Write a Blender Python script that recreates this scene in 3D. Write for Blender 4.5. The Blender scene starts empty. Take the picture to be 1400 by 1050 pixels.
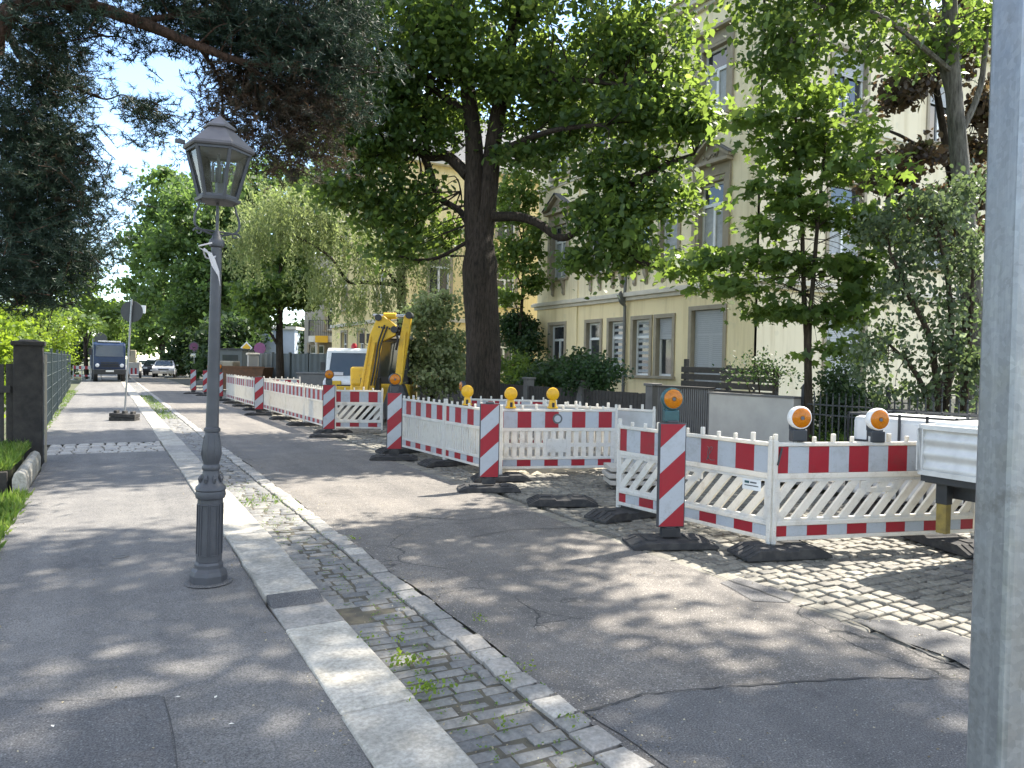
import bpy, bmesh, math, random
import numpy as np
from mathutils import Vector, Matrix
random.seed(7); RNG = np.random.default_rng(11)
R = math.radians
scene = bpy.context.scene
COL = scene.collection

# ------------------------------------------------------------------ camera
FPX, CH = 1011.0, 1.65
def _basis():
    d = np.array([(142-700)/FPX, -(488-525)/FPX, -1.]); d /= np.linalg.norm(d)
    u = np.array([math.sin(R(1.0)), math.cos(R(1.0)), 0.]); u[2] = -(u[0]*d[0]+u[1]*d[1])/d[2]; u /= np.linalg.norm(u)
    return np.array([np.cross(d, u), d, u])          # rows: world axes in camera space
MB_ = _basis()
def P(px, py, depth):                                 # survey helper: a direction seen in the photo, at a real distance
    c = np.array([(px-700)/FPX, -(py-525)/FPX, -1.])*depth
    w = MB_ @ c
    return Vector((w[0], w[1], w[2]+CH))
def G(px, py, z=0.0):                                 # point of the ground seen at a pixel
    k = MB_ @ np.array([(px-700)/FPX, -(py-525)/FPX, -1.]); t = (z-CH)/k[2]
    return Vector((k[0]*t, k[1]*t, z))
cam_d = bpy.data.cameras.new('camera'); cam = bpy.data.objects.new('camera', cam_d); COL.objects.link(cam)
cam_d.sensor_width = 36; cam_d.lens = 36*FPX/1400; cam_d.clip_start = .05; cam_d.clip_end = 3000
m3 = Matrix([list(r) for r in MB_])
cam.matrix_world = Matrix.Translation((0, 0, CH)) @ m3.to_4x4()
scene.camera = cam

# ------------------------------------------------------------------ materials
def newmat(name):
    m = bpy.data.materials.new(name); m.use_nodes = True
    nt = m.node_tree; b = nt.nodes['Principled BSDF']
    return m, nt, b
def N(nt, t, **kw):
    n = nt.nodes.new(t)
    for k, v in kw.items(): setattr(n, k, v)
    return n
def ramp(nt, fac, stops):
    r = N(nt, 'ShaderNodeValToRGB'); cr = r.color_ramp
    while len(cr.elements) > 1: cr.elements.remove(cr.elements[-1])
    for i, (p, c) in enumerate(stops):
        e = cr.elements[0] if i == 0 else cr.elements.new(p)
        e.position = p; e.color = (*c, 1) if len(c) == 3 else c
    nt.links.new(fac, r.inputs['Fac']); return r.outputs['Color']
def noise(nt, scale, detail=4, rough=.55, vec=None):
    n = N(nt, 'ShaderNodeTexNoise'); n.inputs['Scale'].default_value = scale; n.inputs['Detail'].default_value = detail
    n.inputs['Roughness'].default_value = rough
    if vec: nt.links.new(vec, n.inputs['Vector'])
    return n.outputs['Fac']
def mixc(nt, fac, a, b, mode='MIX'):
    n = N(nt, 'ShaderNodeMix', data_type='RGBA', blend_type=mode)
    for sock, v in ((n.inputs[0], fac), (n.inputs[6], a), (n.inputs[7], b)):
        if isinstance(v, (int, float)): sock.default_value = v
        elif isinstance(v, tuple): sock.default_value = (*v, 1)
        else: nt.links.new(v, sock)
    return n.outputs[2]
def pos(nt): return N(nt, 'ShaderNodeNewGeometry').outputs['Position']
def bump(nt, b, h, strength=.3, dist=.01):
    n = N(nt, 'ShaderNodeBump'); n.inputs['Strength'].default_value = strength; n.inputs['Distance'].default_value = dist
    nt.links.new(h, n.inputs['Height']); nt.links.new(n.outputs[0], b.inputs['Normal'])
def pm(name, c, c2=None, scale=6, rough=.6, metal=0, bs=0, bscale=60, spec=.5, lo=.35, hi=.7, transl=0):
    """plain procedural surface: two tones of dirt / wear, fine bump"""
    m, nt, b = newmat(name)
    if c2 is None: c2 = tuple(x*.8 for x in c)
    p = pos(nt)
    col = ramp(nt, noise(nt, scale, 6, .6, p), [(lo, c), (hi, c2)])
    nt.links.new(col, b.inputs['Base Color'])
    b.inputs['Roughness'].default_value = rough; b.inputs['Metallic'].default_value = metal
    b.inputs['Specular IOR Level'].default_value = spec
    if bs: bump(nt, b, noise(nt, bscale, 5, .6, p), bs, .006)
    if transl:
        t = N(nt, 'ShaderNodeBsdfTranslucent'); nt.links.new(col, t.inputs['Color'])
        mx = N(nt, 'ShaderNodeMixShader'); mx.inputs[0].default_value = transl
        nt.links.new(b.outputs[0], mx.inputs[1]); nt.links.new(t.outputs[0], mx.inputs[2])
        nt.links.new(mx.outputs[0], nt.nodes['Material Output'].inputs['Surface'])
    return m
def rendermat(name, c, c2):
    """house render: broad tone drift, rain streaks below ledges, small repairs"""
    m, nt, b = newmat(name); p = pos(nt)
    col = ramp(nt, noise(nt, .8, 7, .65, p), [(.35, c), (.68, c2)])
    mp = N(nt, 'ShaderNodeMapping'); mp.inputs['Scale'].default_value = (3.5, 3.5, .22); nt.links.new(p, mp.inputs['Vector'])
    col = mixc(nt, 1.0, col, ramp(nt, noise(nt, 1.0, 7, .7, mp.outputs[0]), [(.36, (.86, .84, .80)), (.52, (1, 1, 1))]), 'MULTIPLY')
    col = mixc(nt, 1.0, col, ramp(nt, noise(nt, 2.6, 2, .4, p), [(.66, (1, 1, 1)), (.69, (.93, .94, .95))]), 'MULTIPLY')
    nt.links.new(col, b.inputs['Base Color']); b.inputs['Roughness'].default_value = .92; b.inputs['Specular IOR Level'].default_value = .25
    bump(nt, b, noise(nt, 90, 5, .6, p), .2, .006)
    return m
def dirtmat(name, c, d, transl):
    """site plastic: base colour, blotchy grime, splashes and fine scratches"""
    m, nt, b = newmat(name); p = pos(nt)
    f1 = ramp(nt, noise(nt, 7, 9, .72, p), [(.50, (0, 0, 0)), (.74, (.8,)*3)])
    f2 = ramp(nt, noise(nt, 55, 3, .8, p), [(.60, (0, 0, 0)), (.68, (.75,)*3)])
    mp = N(nt, 'ShaderNodeMapping'); mp.inputs['Scale'].default_value = (9, 9, 150); nt.links.new(p, mp.inputs['Vector'])
    f3 = ramp(nt, noise(nt, 1, 2, .5, mp.outputs[0]), [(.66, (0, 0, 0)), (.72, (.35,)*3)])
    f = mixc(nt, 1.0, mixc(nt, 1.0, f1, f2, 'SCREEN'), f3, 'SCREEN')
    f = mixc(nt, 1.0, f, ramp(nt, noise(nt, 1.1, 3, .5, p), [(.35, (.35,)*3), (.65, (1,)*3)]), 'MULTIPLY')
    col = mixc(nt, f, c, d); nt.links.new(col, b.inputs['Base Color'])
    nt.links.new(ramp(nt, noise(nt, 12, 5, .6, p), [(.3, (.35,)*3), (.7, (.62,)*3)]), b.inputs['Roughness'])
    t = N(nt, 'ShaderNodeBsdfTranslucent'); nt.links.new(mixc(nt, 1.0, col, (1.25, 1.12, .88), 'MULTIPLY'), t.inputs['Color'])
    mx = N(nt, 'ShaderNodeMixShader'); mx.inputs[0].default_value = transl
    nt.links.new(b.outputs[0], mx.inputs[1]); nt.links.new(t.outputs[0], mx.inputs[2]); nt.links.new(mx.outputs[0], nt.nodes['Material Output'].inputs['Surface'])
    return m
def leafmat(name, stops, tcol, transl=.42, rough=.5):
    m, nt, b = newmat(name)
    a = N(nt, 'ShaderNodeAttribute', attribute_name='rnd')
    col = ramp(nt, a.outputs['Fac'], stops); nt.links.new(col, b.inputs['Base Color'])
    b.inputs['Roughness'].default_value = rough; b.inputs['Specular IOR Level'].default_value = .35
    t = N(nt, 'ShaderNodeBsdfTranslucent')
    nt.links.new(mixc(nt, .55, mixc(nt, 1.0, col, (2.4, 2.4, 2.4), 'MULTIPLY'), tcol), t.inputs['Color'])
    mx = N(nt, 'ShaderNodeMixShader'); mx.inputs[0].default_value = transl
    nt.links.new(b.outputs[0], mx.inputs[1]); nt.links.new(t.outputs[0], mx.inputs[2])
    nt.links.new(mx.outputs[0], nt.nodes['Material Output'].inputs['Surface'])
    return m
def asphaltmat(name, c1, c2, speck, cracks=True, sp=.75):
    m, nt, b = newmat(name); p = pos(nt)
    big = ramp(nt, noise(nt, 1.3, 9, .7, p), [(.36, c1), (.64, c2)])
    fine = noise(nt, 120, 4, .75, p)
    col = mixc(nt, ramp(nt, fine, [(.36, (.62,)*3), (.62, (1.25,)*3)]), (0, 0, 0), big, 'MULTIPLY')
    col = mixc(nt, 1.0, big, ramp(nt, fine, [(.38, (.48,)*3), (.62, (1.42,)*3)]), 'MULTIPLY')
    v = N(nt, 'ShaderNodeTexVoronoi'); v.inputs['Scale'].default_value = 75; nt.links.new(p, v.inputs['Vector'])
    vv = N(nt, 'ShaderNodeSeparateColor'); nt.links.new(v.outputs['Color'], vv.inputs[0])
    sel = ramp(nt, vv.outputs[0], [(sp, (0, 0, 0)), (sp+.04, (1, 1, 1))])
    core = ramp(nt, v.outputs['Distance'], [(.22, (1, 1, 1)), (.42, (0, 0, 0))])
    col = mixc(nt, mixc(nt, 1.0, sel, core, 'MULTIPLY'), col, speck)
    mt = N(nt, 'ShaderNodeMapping'); mt.inputs['Scale'].default_value = (2.3, .09, 1); nt.links.new(p, mt.inputs['Vector'])
    col = mixc(nt, 1.0, col, ramp(nt, noise(nt, 1, 4, .6, mt.outputs[0]), [(.36, (.86, .86, .87)), (.62, (1.1, 1.09, 1.08))]), 'MULTIPLY')
    col = mixc(nt, 1.0, col, ramp(nt, noise(nt, 2.7, 5, .62, p), [(.28, (.70, .70, .71)), (.40, (1, 1, 1))]), 'MULTIPLY')
    col = mixc(nt, 1.0, col, ramp(nt, noise(nt, 14, 4, .6, p), [(.3, (.9,)*3), (.7, (1.08,)*3)]), 'MULTIPLY')
    h = fine
    if cracks:
        wv = N(nt, 'ShaderNodeVectorMath', operation='ADD')
        nn = N(nt, 'ShaderNodeTexNoise'); nn.inputs['Scale'].default_value = 2.2; nn.inputs['Detail'].default_value = 6; nt.links.new(p, nn.inputs['Vector'])
        sc = N(nt, 'ShaderNodeVectorMath', operation='SCALE'); sc.inputs['Scale'].default_value = .55
        nt.links.new(nn.outputs['Color'], sc.inputs[0]); nt.links.new(p, wv.inputs[0]); nt.links.new(sc.outputs[0], wv.inputs[1])
        ve = N(nt, 'ShaderNodeTexVoronoi', feature='DISTANCE_TO_EDGE'); ve.inputs['Scale'].default_value = .75
        nt.links.new(wv.outputs[0], ve.inputs['Vector'])
        line = ramp(nt, ve.outputs['Distance'], [(.002, (1, 1, 1)), (.008, (0, 0, 0))])
        msk = ramp(nt, noise(nt, .55, 3, .5, p), [(.5, (0, 0, 0)), (.6, (1, 1, 1))])
        col = mixc(nt, mixc(nt, 1.0, line, msk, 'MULTIPLY'), col, (.03, .03, .028))
    nt.links.new(col, b.inputs['Base Color']); b.inputs['Roughness'].default_value = .82
    b.inputs['Specular IOR Level'].default_value = .35
    bump(nt, b, h, .5, .006)
    return m
def stonemat(name, stops, rough=.62, spec=.5, stain=0):
    m, nt, b = newmat(name); p = pos(nt)
    a = N(nt, 'ShaderNodeAttribute', attribute_name='rnd')
    col = ramp(nt, a.outputs['Fac'], stops)
    col = mixc(nt, 1.0, col, ramp(nt, noise(nt, 38, 6, .65, p), [(.3, (.65,)*3), (.7, (1.3,)*3)]), 'MULTIPLY')
    if stain: col = mixc(nt, 1.0, col, ramp(nt, noise(nt, 4.5, 7, .7, p), [(.32, (.68, .68, .66)), (.6, (1.08,)*3)]), 'MULTIPLY')
    nt.links.new(col, b.inputs['Base Color']); b.inputs['Roughness'].default_value = rough
    b.inputs['Specular IOR Level'].default_value = spec
    bump(nt, b, noise(nt, 70, 5, .6, p), .45, .006)
    return m
def barkmat(name, c1, c2, vs=7):
    m, nt, b = newmat(name); p = pos(nt)
    mp = N(nt, 'ShaderNodeMapping'); mp.inputs['Scale'].default_value = (1, 1, .16); nt.links.new(p, mp.inputs['Vector'])
    n = noise(nt, vs*4, 8, .7, mp.outputs[0])
    n2 = noise(nt, 1.7, 3, .5, p)
    col = mixc(nt, 1.0, ramp(nt, n, [(.36, c1), (.62, c2)]), ramp(nt, n2, [(.3, (.7, .72, .66)), (.7, (1.15, 1.12, 1.1))]), 'MULTIPLY')
    nt.links.new(col, b.inputs['Base Color']); b.inputs['Roughness'].default_value = .9; b.inputs['Specular IOR Level'].default_value = .2
    bump(nt, b, n, 1.0, .04)
    return m
def glassmat(name, tint=(.9, .93, .92), refl=.12):
    m, nt, b = newmat(name)
    tr = N(nt, 'ShaderNodeBsdfTransparent'); tr.inputs[0].default_value = (*tint, 1)
    gl = N(nt, 'ShaderNodeBsdfGlossy'); gl.inputs['Roughness'].default_value = .06
    df = N(nt, 'ShaderNodeBsdfDiffuse'); df.inputs[0].default_value = (.55, .58, .55, 1)
    lw = N(nt, 'ShaderNodeLayerWeight'); lw.inputs[0].default_value = .35
    mx0 = N(nt, 'ShaderNodeMixShader'); nt.links.new(ramp(nt, noise(nt, 9, 5, .6, pos(nt)), [(.4, (.015,)*3), (.8, (.12,)*3)]), mx0.inputs[0])
    nt.links.new(tr.outputs[0], mx0.inputs[1]); nt.links.new(df.outputs[0], mx0.inputs[2])
    mx = N(nt, 'ShaderNodeMixShader'); nt.links.new(lw.outputs['Fresnel'], mx.inputs[0])
    nt.links.new(mx0.outputs[0], mx.inputs[1]); nt.links.new(gl.outputs[0], mx.inputs[2])
    nt.links.new(mx.outputs[0], nt.nodes['Material Output'].inputs['Surface'])
    return m

M = {}
M['asph_road'] = asphaltmat('road asphalt', (.118, .110, .100), (.172, .158, .140), (.33, .31, .28))
M['asph_walk'] = asphaltmat('pavement asphalt', (.122, .119, .114), (.168, .162, .152), (.22, .21, .2), cracks=False, sp=.86)
M['asph_dark'] = asphaltmat('newer asphalt', (.095, .094, .094), (.122, .119, .116), (.2, .2, .19), cracks=False, sp=.84)
M['asph_pale'] = asphaltmat('pale asphalt', (.15, .143, .132), (.19, .182, .168), (.3, .29, .27), cracks=False, sp=.85)
M['granite'] = stonemat('granite', [(0, (.27, .255, .23)), (.5, (.35, .33, .285)), (1, (.43, .4, .34))], .7, .35, 1)
M['gutter_stone'] = stonemat('gutter stone', [(0, (.115, .115, .112)), (.45, (.165, .162, .152)), (.8, (.205, .198, .178)), (1, (.27, .25, .21))])
M['pale_stone'] = stonemat('pale granite sett', [(0, (.2, .195, .18)), (.6, (.28, .26, .23)), (1, (.36, .34, .3))], .7)
M['sett'] = stonemat('yellowish sett', [(0, (.095, .09, .078)), (.4, (.15, .14, .115)), (.8, (.195, .182, .148)), (1, (.25, .232, .19))], .7)
M['joint'] = pm('joint earth', (.055, .05, .04), (.1, .09, .06), 14, .95, bs=.6, bscale=120)
M['joint_sand'] = pm('joint sand', (.055, .052, .04), (.11, .105, .08), 9, .95, bs=.6, bscale=120)
M['soil'] = pm('soil', (.08, .07, .045), (.06, .085, .03), 1.5, .95, bs=.6, bscale=30)
M['sand'] = pm('sand', (.36, .32, .24), (.27, .24, .18), 3, .95, bs=.6, bscale=40)
M['white'] = dirtmat('white plastic', (.68, .68, .655), (.40, .365, .30), .30)
M['white_back'] = pm('grey white board', (.46, .48, .48), (.38, .39, .38), 6, .4, transl=.12)
M['refl'] = dirtmat('reflective white sheet', (.40, .425, .455), (.24, .235, .22), .10)
M['red'] = dirtmat('reflective red sheet', (.30, .007, .018), (.17, .03, .03), .12)
M['rubber'] = pm('recycled rubber', (.036, .036, .037), (.085, .08, .073), 11, .88, bs=.5, bscale=160, spec=.25, lo=.46, hi=.78)
M['dark_edge'] = pm('dark plastic edge', (.035, .035, .04), (.05, .05, .055), 9, .55)
M['amber'] = pm('amber lens', (.66, .22, .006), (.52, .16, .005), 60, .18, transl=.3)
M['yellow_plastic'] = pm('yellow plastic', (.72, .42, .008), (.6, .34, .01), 30, .35, transl=.15)
M['teal'] = pm('blue green plastic', (.02, .085, .095), (.015, .06, .07), 20, .35)
M['housing'] = pm('dark battery case', (.022, .027, .034), (.03, .034, .04), 20, .4)
M['iron'] = pm('grey painted cast iron', (.060, .062, .070), (.040, .042, .048), 7, .5, bs=.25, bscale=90)
M['iron_roof'] = pm('lantern sheet', (.10, .093, .098), (.07, .066, .07), 7, .5)
M['glass'] = glassmat('lantern glass')
M['pane'] = pm('window pane', (.03, .036, .042), (.045, .05, .055), 2, .06, spec=.9)
M['veh_glass'] = pm('vehicle glass', (.02, .03, .032), (.03, .04, .04), 2, .06, spec=.8)
def galvmat():
    m, nt, b = newmat('galvanised steel'); p = pos(nt)
    v = N(nt, 'ShaderNodeTexVoronoi'); v.inputs['Scale'].default_value = 190; nt.links.new(p, v.inputs['Vector'])
    sp = N(nt, 'ShaderNodeSeparateColor'); nt.links.new(v.outputs['Color'], sp.inputs[0])
    col = ramp(nt, sp.outputs[0], [(0, (.255, .265, .275)), (1, (.315, .325, .335))])
    mp = N(nt, 'ShaderNodeMapping'); mp.inputs['Scale'].default_value = (60, 60, 3); nt.links.new(p, mp.inputs['Vector'])
    col = mixc(nt, ramp(nt, noise(nt, 1, 7, .7, mp.outputs[0]), [(.50, (0,)*3), (.72, (.45,)*3)]), col, (.50, .515, .53))
    col = mixc(nt, ramp(nt, noise(nt, 16, 8, .75, p), [(.58, (0,)*3), (.68, (.6,)*3)]), col, (.17, .165, .155))
    nt.links.new(col, b.inputs['Base Color']); b.inputs['Metallic'].default_value = .65
    nt.links.new(ramp(nt, noise(nt, 30, 5, .6, p), [(.3, (.32,)*3), (.7, (.58,)*3)]), b.inputs['Roughness'])
    bump(nt, b, noise(nt, 70, 4, .6, p), .12, .004)
    return m
M['galv'] = galvmat()
M['alu'] = pm('aluminium dropside', (.58, .58, .56), (.47, .47, .455), 8, .45, metal=.2)
M['wall_low'] = rendermat('yellow render', (.87, .73, .45), (.83, .69, .43))
M['wall_up'] = rendermat('cream render', (.87, .77, .54), (.82, .72, .50))
M['wall_end'] = rendermat('pale cream render', (.76, .675, .50), (.72, .635, .47))
M['wall_yel'] = rendermat('yellow house render', (.82, .68, .36), (.76, .62, .34))
M['trim'] = pm('sandstone trim', (.36, .31, .23), (.29, .25, .19), 4, .85, bs=.2, bscale=60)
M['cornice'] = pm('pale sandstone cornice', (.62, .57, .48), (.52, .48, .4), 3, .85)
M['winwhite'] = pm('white window frame', (.74, .75, .74), (.66, .67, .66), 6, .4)
M['shutter'] = pm('grey roller shutter', (.40, .41, .42), (.36, .37, .38), 6, .55)
M['curtain'] = pm('net curtain', (.42, .44, .45), (.3, .32, .33), 8, .8)
M['slate'] = pm('slate roof', (.075, .08, .09), (.11, .115, .125), 12, .6, bs=.3, bscale=20)
M['pipe'] = pm('zinc downpipe', (.12, .12, .115), (.16, .16, .15), 5, .55)
M['concrete'] = pm('pale concrete block', (.40, .378, .335), (.34, .32, .285), 3, .85, bs=.2, bscale=50)
M['clad'] = pm('grey ribbed cladding', (.125, .12, .112), (.095, .092, .088), 5, .7)
M['darkwood'] = pm('dark stained wood', (.03, .027, .024), (.05, .045, .038), 14, .8, bs=.4, bscale=40)
M['blackpaint'] = pm('black painted metal', (.018, .02, .022), (.03, .032, .034), 9, .55)
M['pillar'] = pm('sooty sandstone', (.022, .02, .018), (.045, .04, .034), 9, .95, bs=.6, bscale=30)
M['fence_grey'] = pm('grey green fence sheet', (.09, .105, .105), (.075, .088, .09), 3, .6)
M['meshmetal'] = pm('green grey wire', (.08, .10, .105), (.06, .08, .08), 9, .5)
M['exc_yellow'] = dirtmat('excavator yellow', (.64, .39, .016), (.20, .14, .05), 0)
M['chrome'] = pm('hydraulic rod', (.6, .6, .6), (.5, .5, .5), 9, .2, metal=.9)
M['blackrub'] = pm('black rubber part', (.015, .015, .016), (.03, .03, .03), 9, .7)
M['truck_blue'] = pm('dark blue lorry paint', (.010, .030, .085), (.008, .022, .06), 4, .35)
M['vanwhite'] = dirtmat('white vehicle paint', (.70, .71, .715), (.42, .40, .36), 0)
M['silver'] = pm('silver car paint', (.5, .51, .52), (.44, .45, .46), 4, .3, metal=.4)
M['carblack'] = pm('black car paint', (.02, .021, .024), (.03, .031, .034), 4, .25)
M['headlight'] = pm('headlamp glass', (.7, .72, .74), (.55, .57, .6), 20, .12)
M['tail'] = pm('red lamp', (.35, .015, .012), (.28, .012, .01), 20, .25)
M['plate'] = pm('number plate', (.7, .7, .68), (.62, .62, .6), 20, .4)
M['signback'] = pm('grey sign back', (.105, .11, .112), (.085, .09, .092), 5, .6)
M['sign_backlit'] = pm('backlit sign back', (.045, .048, .048), (.035, .038, .038), 5, .6)  # sign back grey again, with the backlit shade put into its colour
M['signred'] = pm('sign red', (.45, .01, .02), (.4, .01, .02), 9, .4)
M['signblue'] = pm('sign blue', (.03, .06, .35), (.03, .05, .3), 9, .4)
M['signpurple'] = pm('faded sign violet', (.20, .045, .15), (.16, .04, .12), 9, .4)
M['signyellow'] = pm('sign yellow', (.75, .42, .01), (.68, .38, .01), 9, .4)
M['signwhite'] = pm('sign white', (.72, .72, .7), (.64, .64, .62), 9, .4)
M['tape'] = pm('tape plastic', (.72, .7, .7), (.6, .55, .55), 40, .4, transl=.25)
M['tank'] = pm('white tank plastic', (.66, .67, .66), (.58, .58, .56), 4, .4)
M['rust'] = pm('rusty steel', (.16, .075, .035), (.1, .055, .03), 6, .8)
M['ochre'] = pm('worn ochre paint', (.26, .19, .04), (.14, .10, .03), 12, .6)
M['l_pale'] = leafmat('pale shrub leaves', [(0, (.08, .11, .05)), (.5, (.15, .18, .08)), (1, (.30, .32, .19))], (.36, .44, .14), .42)
M['petal'] = pm('fallen petal', (.7, .68, .6), (.6, .55, .45), 30, .7)
M['ivory'] = pm('grey building render', (.34, .325, .29), (.3, .285, .25), 1, .9)
M['bluegrey'] = pm('blue grey sheeting', (.42, .47, .53), (.36, .41, .47), 2, .6)
M['bark_linden'] = barkmat('linden bark', (.014, .011, .009), (.052, .041, .032))
M['bark_grey'] = barkmat('grey bark', (.06, .056, .05), (.18, .17, .155), 5)
M['bark_pine'] = barkmat('pine bark', (.030, .020, .016), (.085, .052, .04))
M['bark_stem'] = barkmat('young stem bark', (.028, .022, .016), (.07, .055, .04))
G1 = [(0, (.018, .042, .016)), (.45, (.034, .070, .022)), (.8, (.062, .105, .028)), (.92, (.11, .15, .04)), (1, (.17, .20, .06))]
M['l_linden'] = leafmat('linden leaves', G1, (.37, .49, .06), .47)
M['l_far'] = leafmat('street tree leaves', [(0, (.03, .06, .02)), (.6, (.05, .095, .028)), (1, (.10, .15, .045))], (.26, .38, .07), .45)
M['l_maple'] = leafmat('maple leaves', [(0, (.032, .065, .02)), (.5, (.055, .10, .026)), (1, (.095, .14, .034))], (.34, .46, .05), .46)
M['l_willow'] = leafmat('pale narrow leaves', [(0, (.085, .11, .04)), (.5, (.135, .165, .065)), (1, (.22, .24, .11))], (.34, .42, .12), .42)
M['l_copper'] = leafmat('copper leaves', [(0, (.028, .022, .017)), (.45, (.05, .033, .023)), (.7, (.06, .05, .027)), (1, (.07, .10, .03))], (.20, .13, .05), .35)
M['l_elder'] = leafmat('grey green leaves', [(0, (.025, .042, .022)), (.5, (.055, .08, .042)), (.85, (.11, .14, .08)), (1, (.2, .23, .15))], (.22, .3, .08), .38)
M['l_bush'] = leafmat('garden bush leaves', [(0, (.016, .036, .014)), (.6, (.03, .058, .02)), (1, (.055, .085, .03))], (.12, .19, .04), .32)
M['l_bright'] = leafmat('bright bush leaves', [(0, (.06, .11, .014)), (.5, (.11, .17, .018)), (1, (.18, .24, .025))], (.40, .52, .03), .45)
M['l_ivy'] = leafmat('ivy leaves', [(0, (.015, .038, .014)), (1, (.035, .07, .022))], (.08, .16, .03), .25)
M['l_pine'] = leafmat('pine needles', [(0, (.010, .024, .016)), (.55, (.018, .038, .024)), (.95, (.034, .060, .032)), (1, (.06, .05, .03))], (.05, .08, .04), .15, .55)
M['l_pinebrown'] = leafmat('old pine needles', [(0, (.024, .032, .022)), (.4, (.036, .034, .024)), (1, (.10, .06, .038))], (.16, .10, .05), .22, .6)
M['grass'] = leafmat('grass blades', [(0, (.05, .10, .015)), (.6, (.09, .16, .025)), (1, (.19, .22, .06))], (.3, .45, .05), .35)

M['tar'] = pm('bitumen seam', (.03, .03, .03), (.055, .053, .05), 20, .7)
M['litter'] = leafmat('dry litter', [(0, (.10, .075, .045)), (.5, (.24, .20, .12)), (1, (.42, .38, .27))], (.3, .25, .15), .2)
# ------------------------------------------------------------------ mesh builder
def rotz(a): return Matrix.Rotation(a, 3, 'Z')
class MB:
    def __init__(s): s.v = []; s.f = []; s.m = []; s.a = []; s.T = None
    def add(s, vs, fs, mi=0, a=0.5):
        b = len(s.v)
        for v in vs:
            v = Vector(v); s.v.append(s.T @ v if s.T else v)
        for f in fs: s.f.append([b+i for i in f]); s.m.append(mi)
        s.a.extend([a]*len(vs))
    def quad(s, a, b, c, d, mi=0): s.add([a, b, c, d], [(0, 1, 2, 3)], mi)
    def poly(s, pts, mi=0): s.add(pts, [tuple(range(len(pts)))], mi)
    def box(s, c, d, mi=0, rot=None, tp=1.0, a=.5):
        c = Vector(c); x, y, z = d[0]/2, d[1]/2, d[2]/2
        vs = [Vector((sx*x*(tp if k else 1), sy*y*(tp if k else 1), (z if k else -z))) for k in (0, 1) for sx, sy in ((-1, -1), (1, -1), (1, 1), (-1, 1))]
        if rot is not None: vs = [rot @ v for v in vs]
        s.add([c+v for v in vs], [(3, 2, 1, 0), (4, 5, 6, 7), (0, 1, 5, 4), (1, 2, 6, 5), (2, 3, 7, 6), (3, 0, 4, 7)], mi, a)
    def bar(s, p0, p1, w, h, mi=0, up=(0, 0, 1)):
        p0, p1 = Vector(p0), Vector(p1); d = p1-p0; L = d.length
        if L < 1e-6: return
        x = d/L; up = Vector(up)
        if abs(x.dot(up)) > .98: up = Vector((1, 0, 0))
        y = up.cross(x).normalized(); z = x.cross(y)
        s.box((p0+p1)/2, (L, w, h), mi, Matrix((x, y, z)).transposed())
    def prism(s, pts, ext, mi=0):                     # polygon (3D) extruded along ext
        n = len(pts); pts = [Vector(p) for p in pts]; e = Vector(ext)
        s.add(pts+[p+e for p in pts], [tuple(range(n))[::-1], tuple(range(n, 2*n))]+[(i, (i+1) % n, n+(i+1) % n, n+i) for i in range(n)], mi)
    def tube(s, path, rad, n=8, mi=0, cap=True, jit=0):
        path = [Vector(p) for p in path]
        if isinstance(rad, (int, float)): rad = [rad]*len(path)
        vs = []; fs = []; up = None
        for i, p in enumerate(path):
            t = (path[min(i+1, len(path)-1)]-path[max(i-1, 0)])
            t = t.normalized() if t.length > 1e-9 else Vector((0, 0, 1))
            if up is None:
                up = Vector((1, 0, 0)) if abs(t.x) < .9 else Vector((0, 1, 0))
            a = (up - t*up.dot(t)).normalized(); up = a; b = t.cross(a)
            for k in range(n):
                th = 2*math.pi*k/n; r = rad[i]*(1+(random.uniform(-jit, jit) if jit else 0))
                vs.append(p+a*(r*math.cos(th))+b*(r*math.sin(th)))
        for i in range(len(path)-1):
            for k in range(n):
                fs.append((i*n+k, i*n+(k+1) % n, (i+1)*n+(k+1) % n, (i+1)*n+k))
        if cap: fs += [tuple(range(n))[::-1], tuple(range((len(path)-1)*n, len(path)*n))]
        s.add(vs, fs, mi)
    def lathe(s, prof, n=16, c=(0, 0, 0), axis=None, mi=0, ph=0):   # prof: (radius, height)
        c = Vector(c); vs = []; fs = []
        Mx = Vector((0, 0, 1)).rotation_difference(Vector(axis)).to_matrix() if axis is not None else None
        for r, h in prof:
            for k in range(n):
                th = 2*math.pi*k/n+ph; v = Vector((r*math.cos(th), r*math.sin(th), h))
                vs.append(c+(Mx @ v if Mx else v))
        for i in range(len(prof)-1):
            for k in range(n): fs.append((i*n+k, i*n+(k+1) % n, (i+1)*n+(k+1) % n, (i+1)*n+k))
        fs += [tuple(range(n))[::-1], tuple(range((len(prof)-1)*n, len(prof)*n))]
        s.add(vs, fs, mi)
    def build(s, name, mats, parent=None, loc=None, smooth=None, bevel=0):
        me = bpy.data.meshes.new(name); me.from_pydata([tuple(v) for v in s.v], [], s.f); me.update()
        if not isinstance(mats, (list, tuple)): mats = [mats]
        for m in mats: me.materials.append(M[m] if isinstance(m, str) else m)
        if len(mats) > 1: me.polygons.foreach_set('material_index', s.m)
        at = me.attributes.new('rnd', 'FLOAT', 'POINT'); at.data.foreach_set('value', s.a)
        if smooth:
            me.polygons.foreach_set('use_smooth', [True]*len(me.polygons)); me.set_sharp_from_angle(angle=R(smooth))
        o = bpy.data.objects.new(name, me); COL.objects.link(o)
        if parent: o.parent = parent
        if loc is not None: o.location = loc
        if bevel:
            b = o.modifiers.new('edge', 'BEVEL'); b.width = bevel; b.segments = 2; b.limit_method = 'ANGLE'; b.angle_limit = R(40)
        return o
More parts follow.
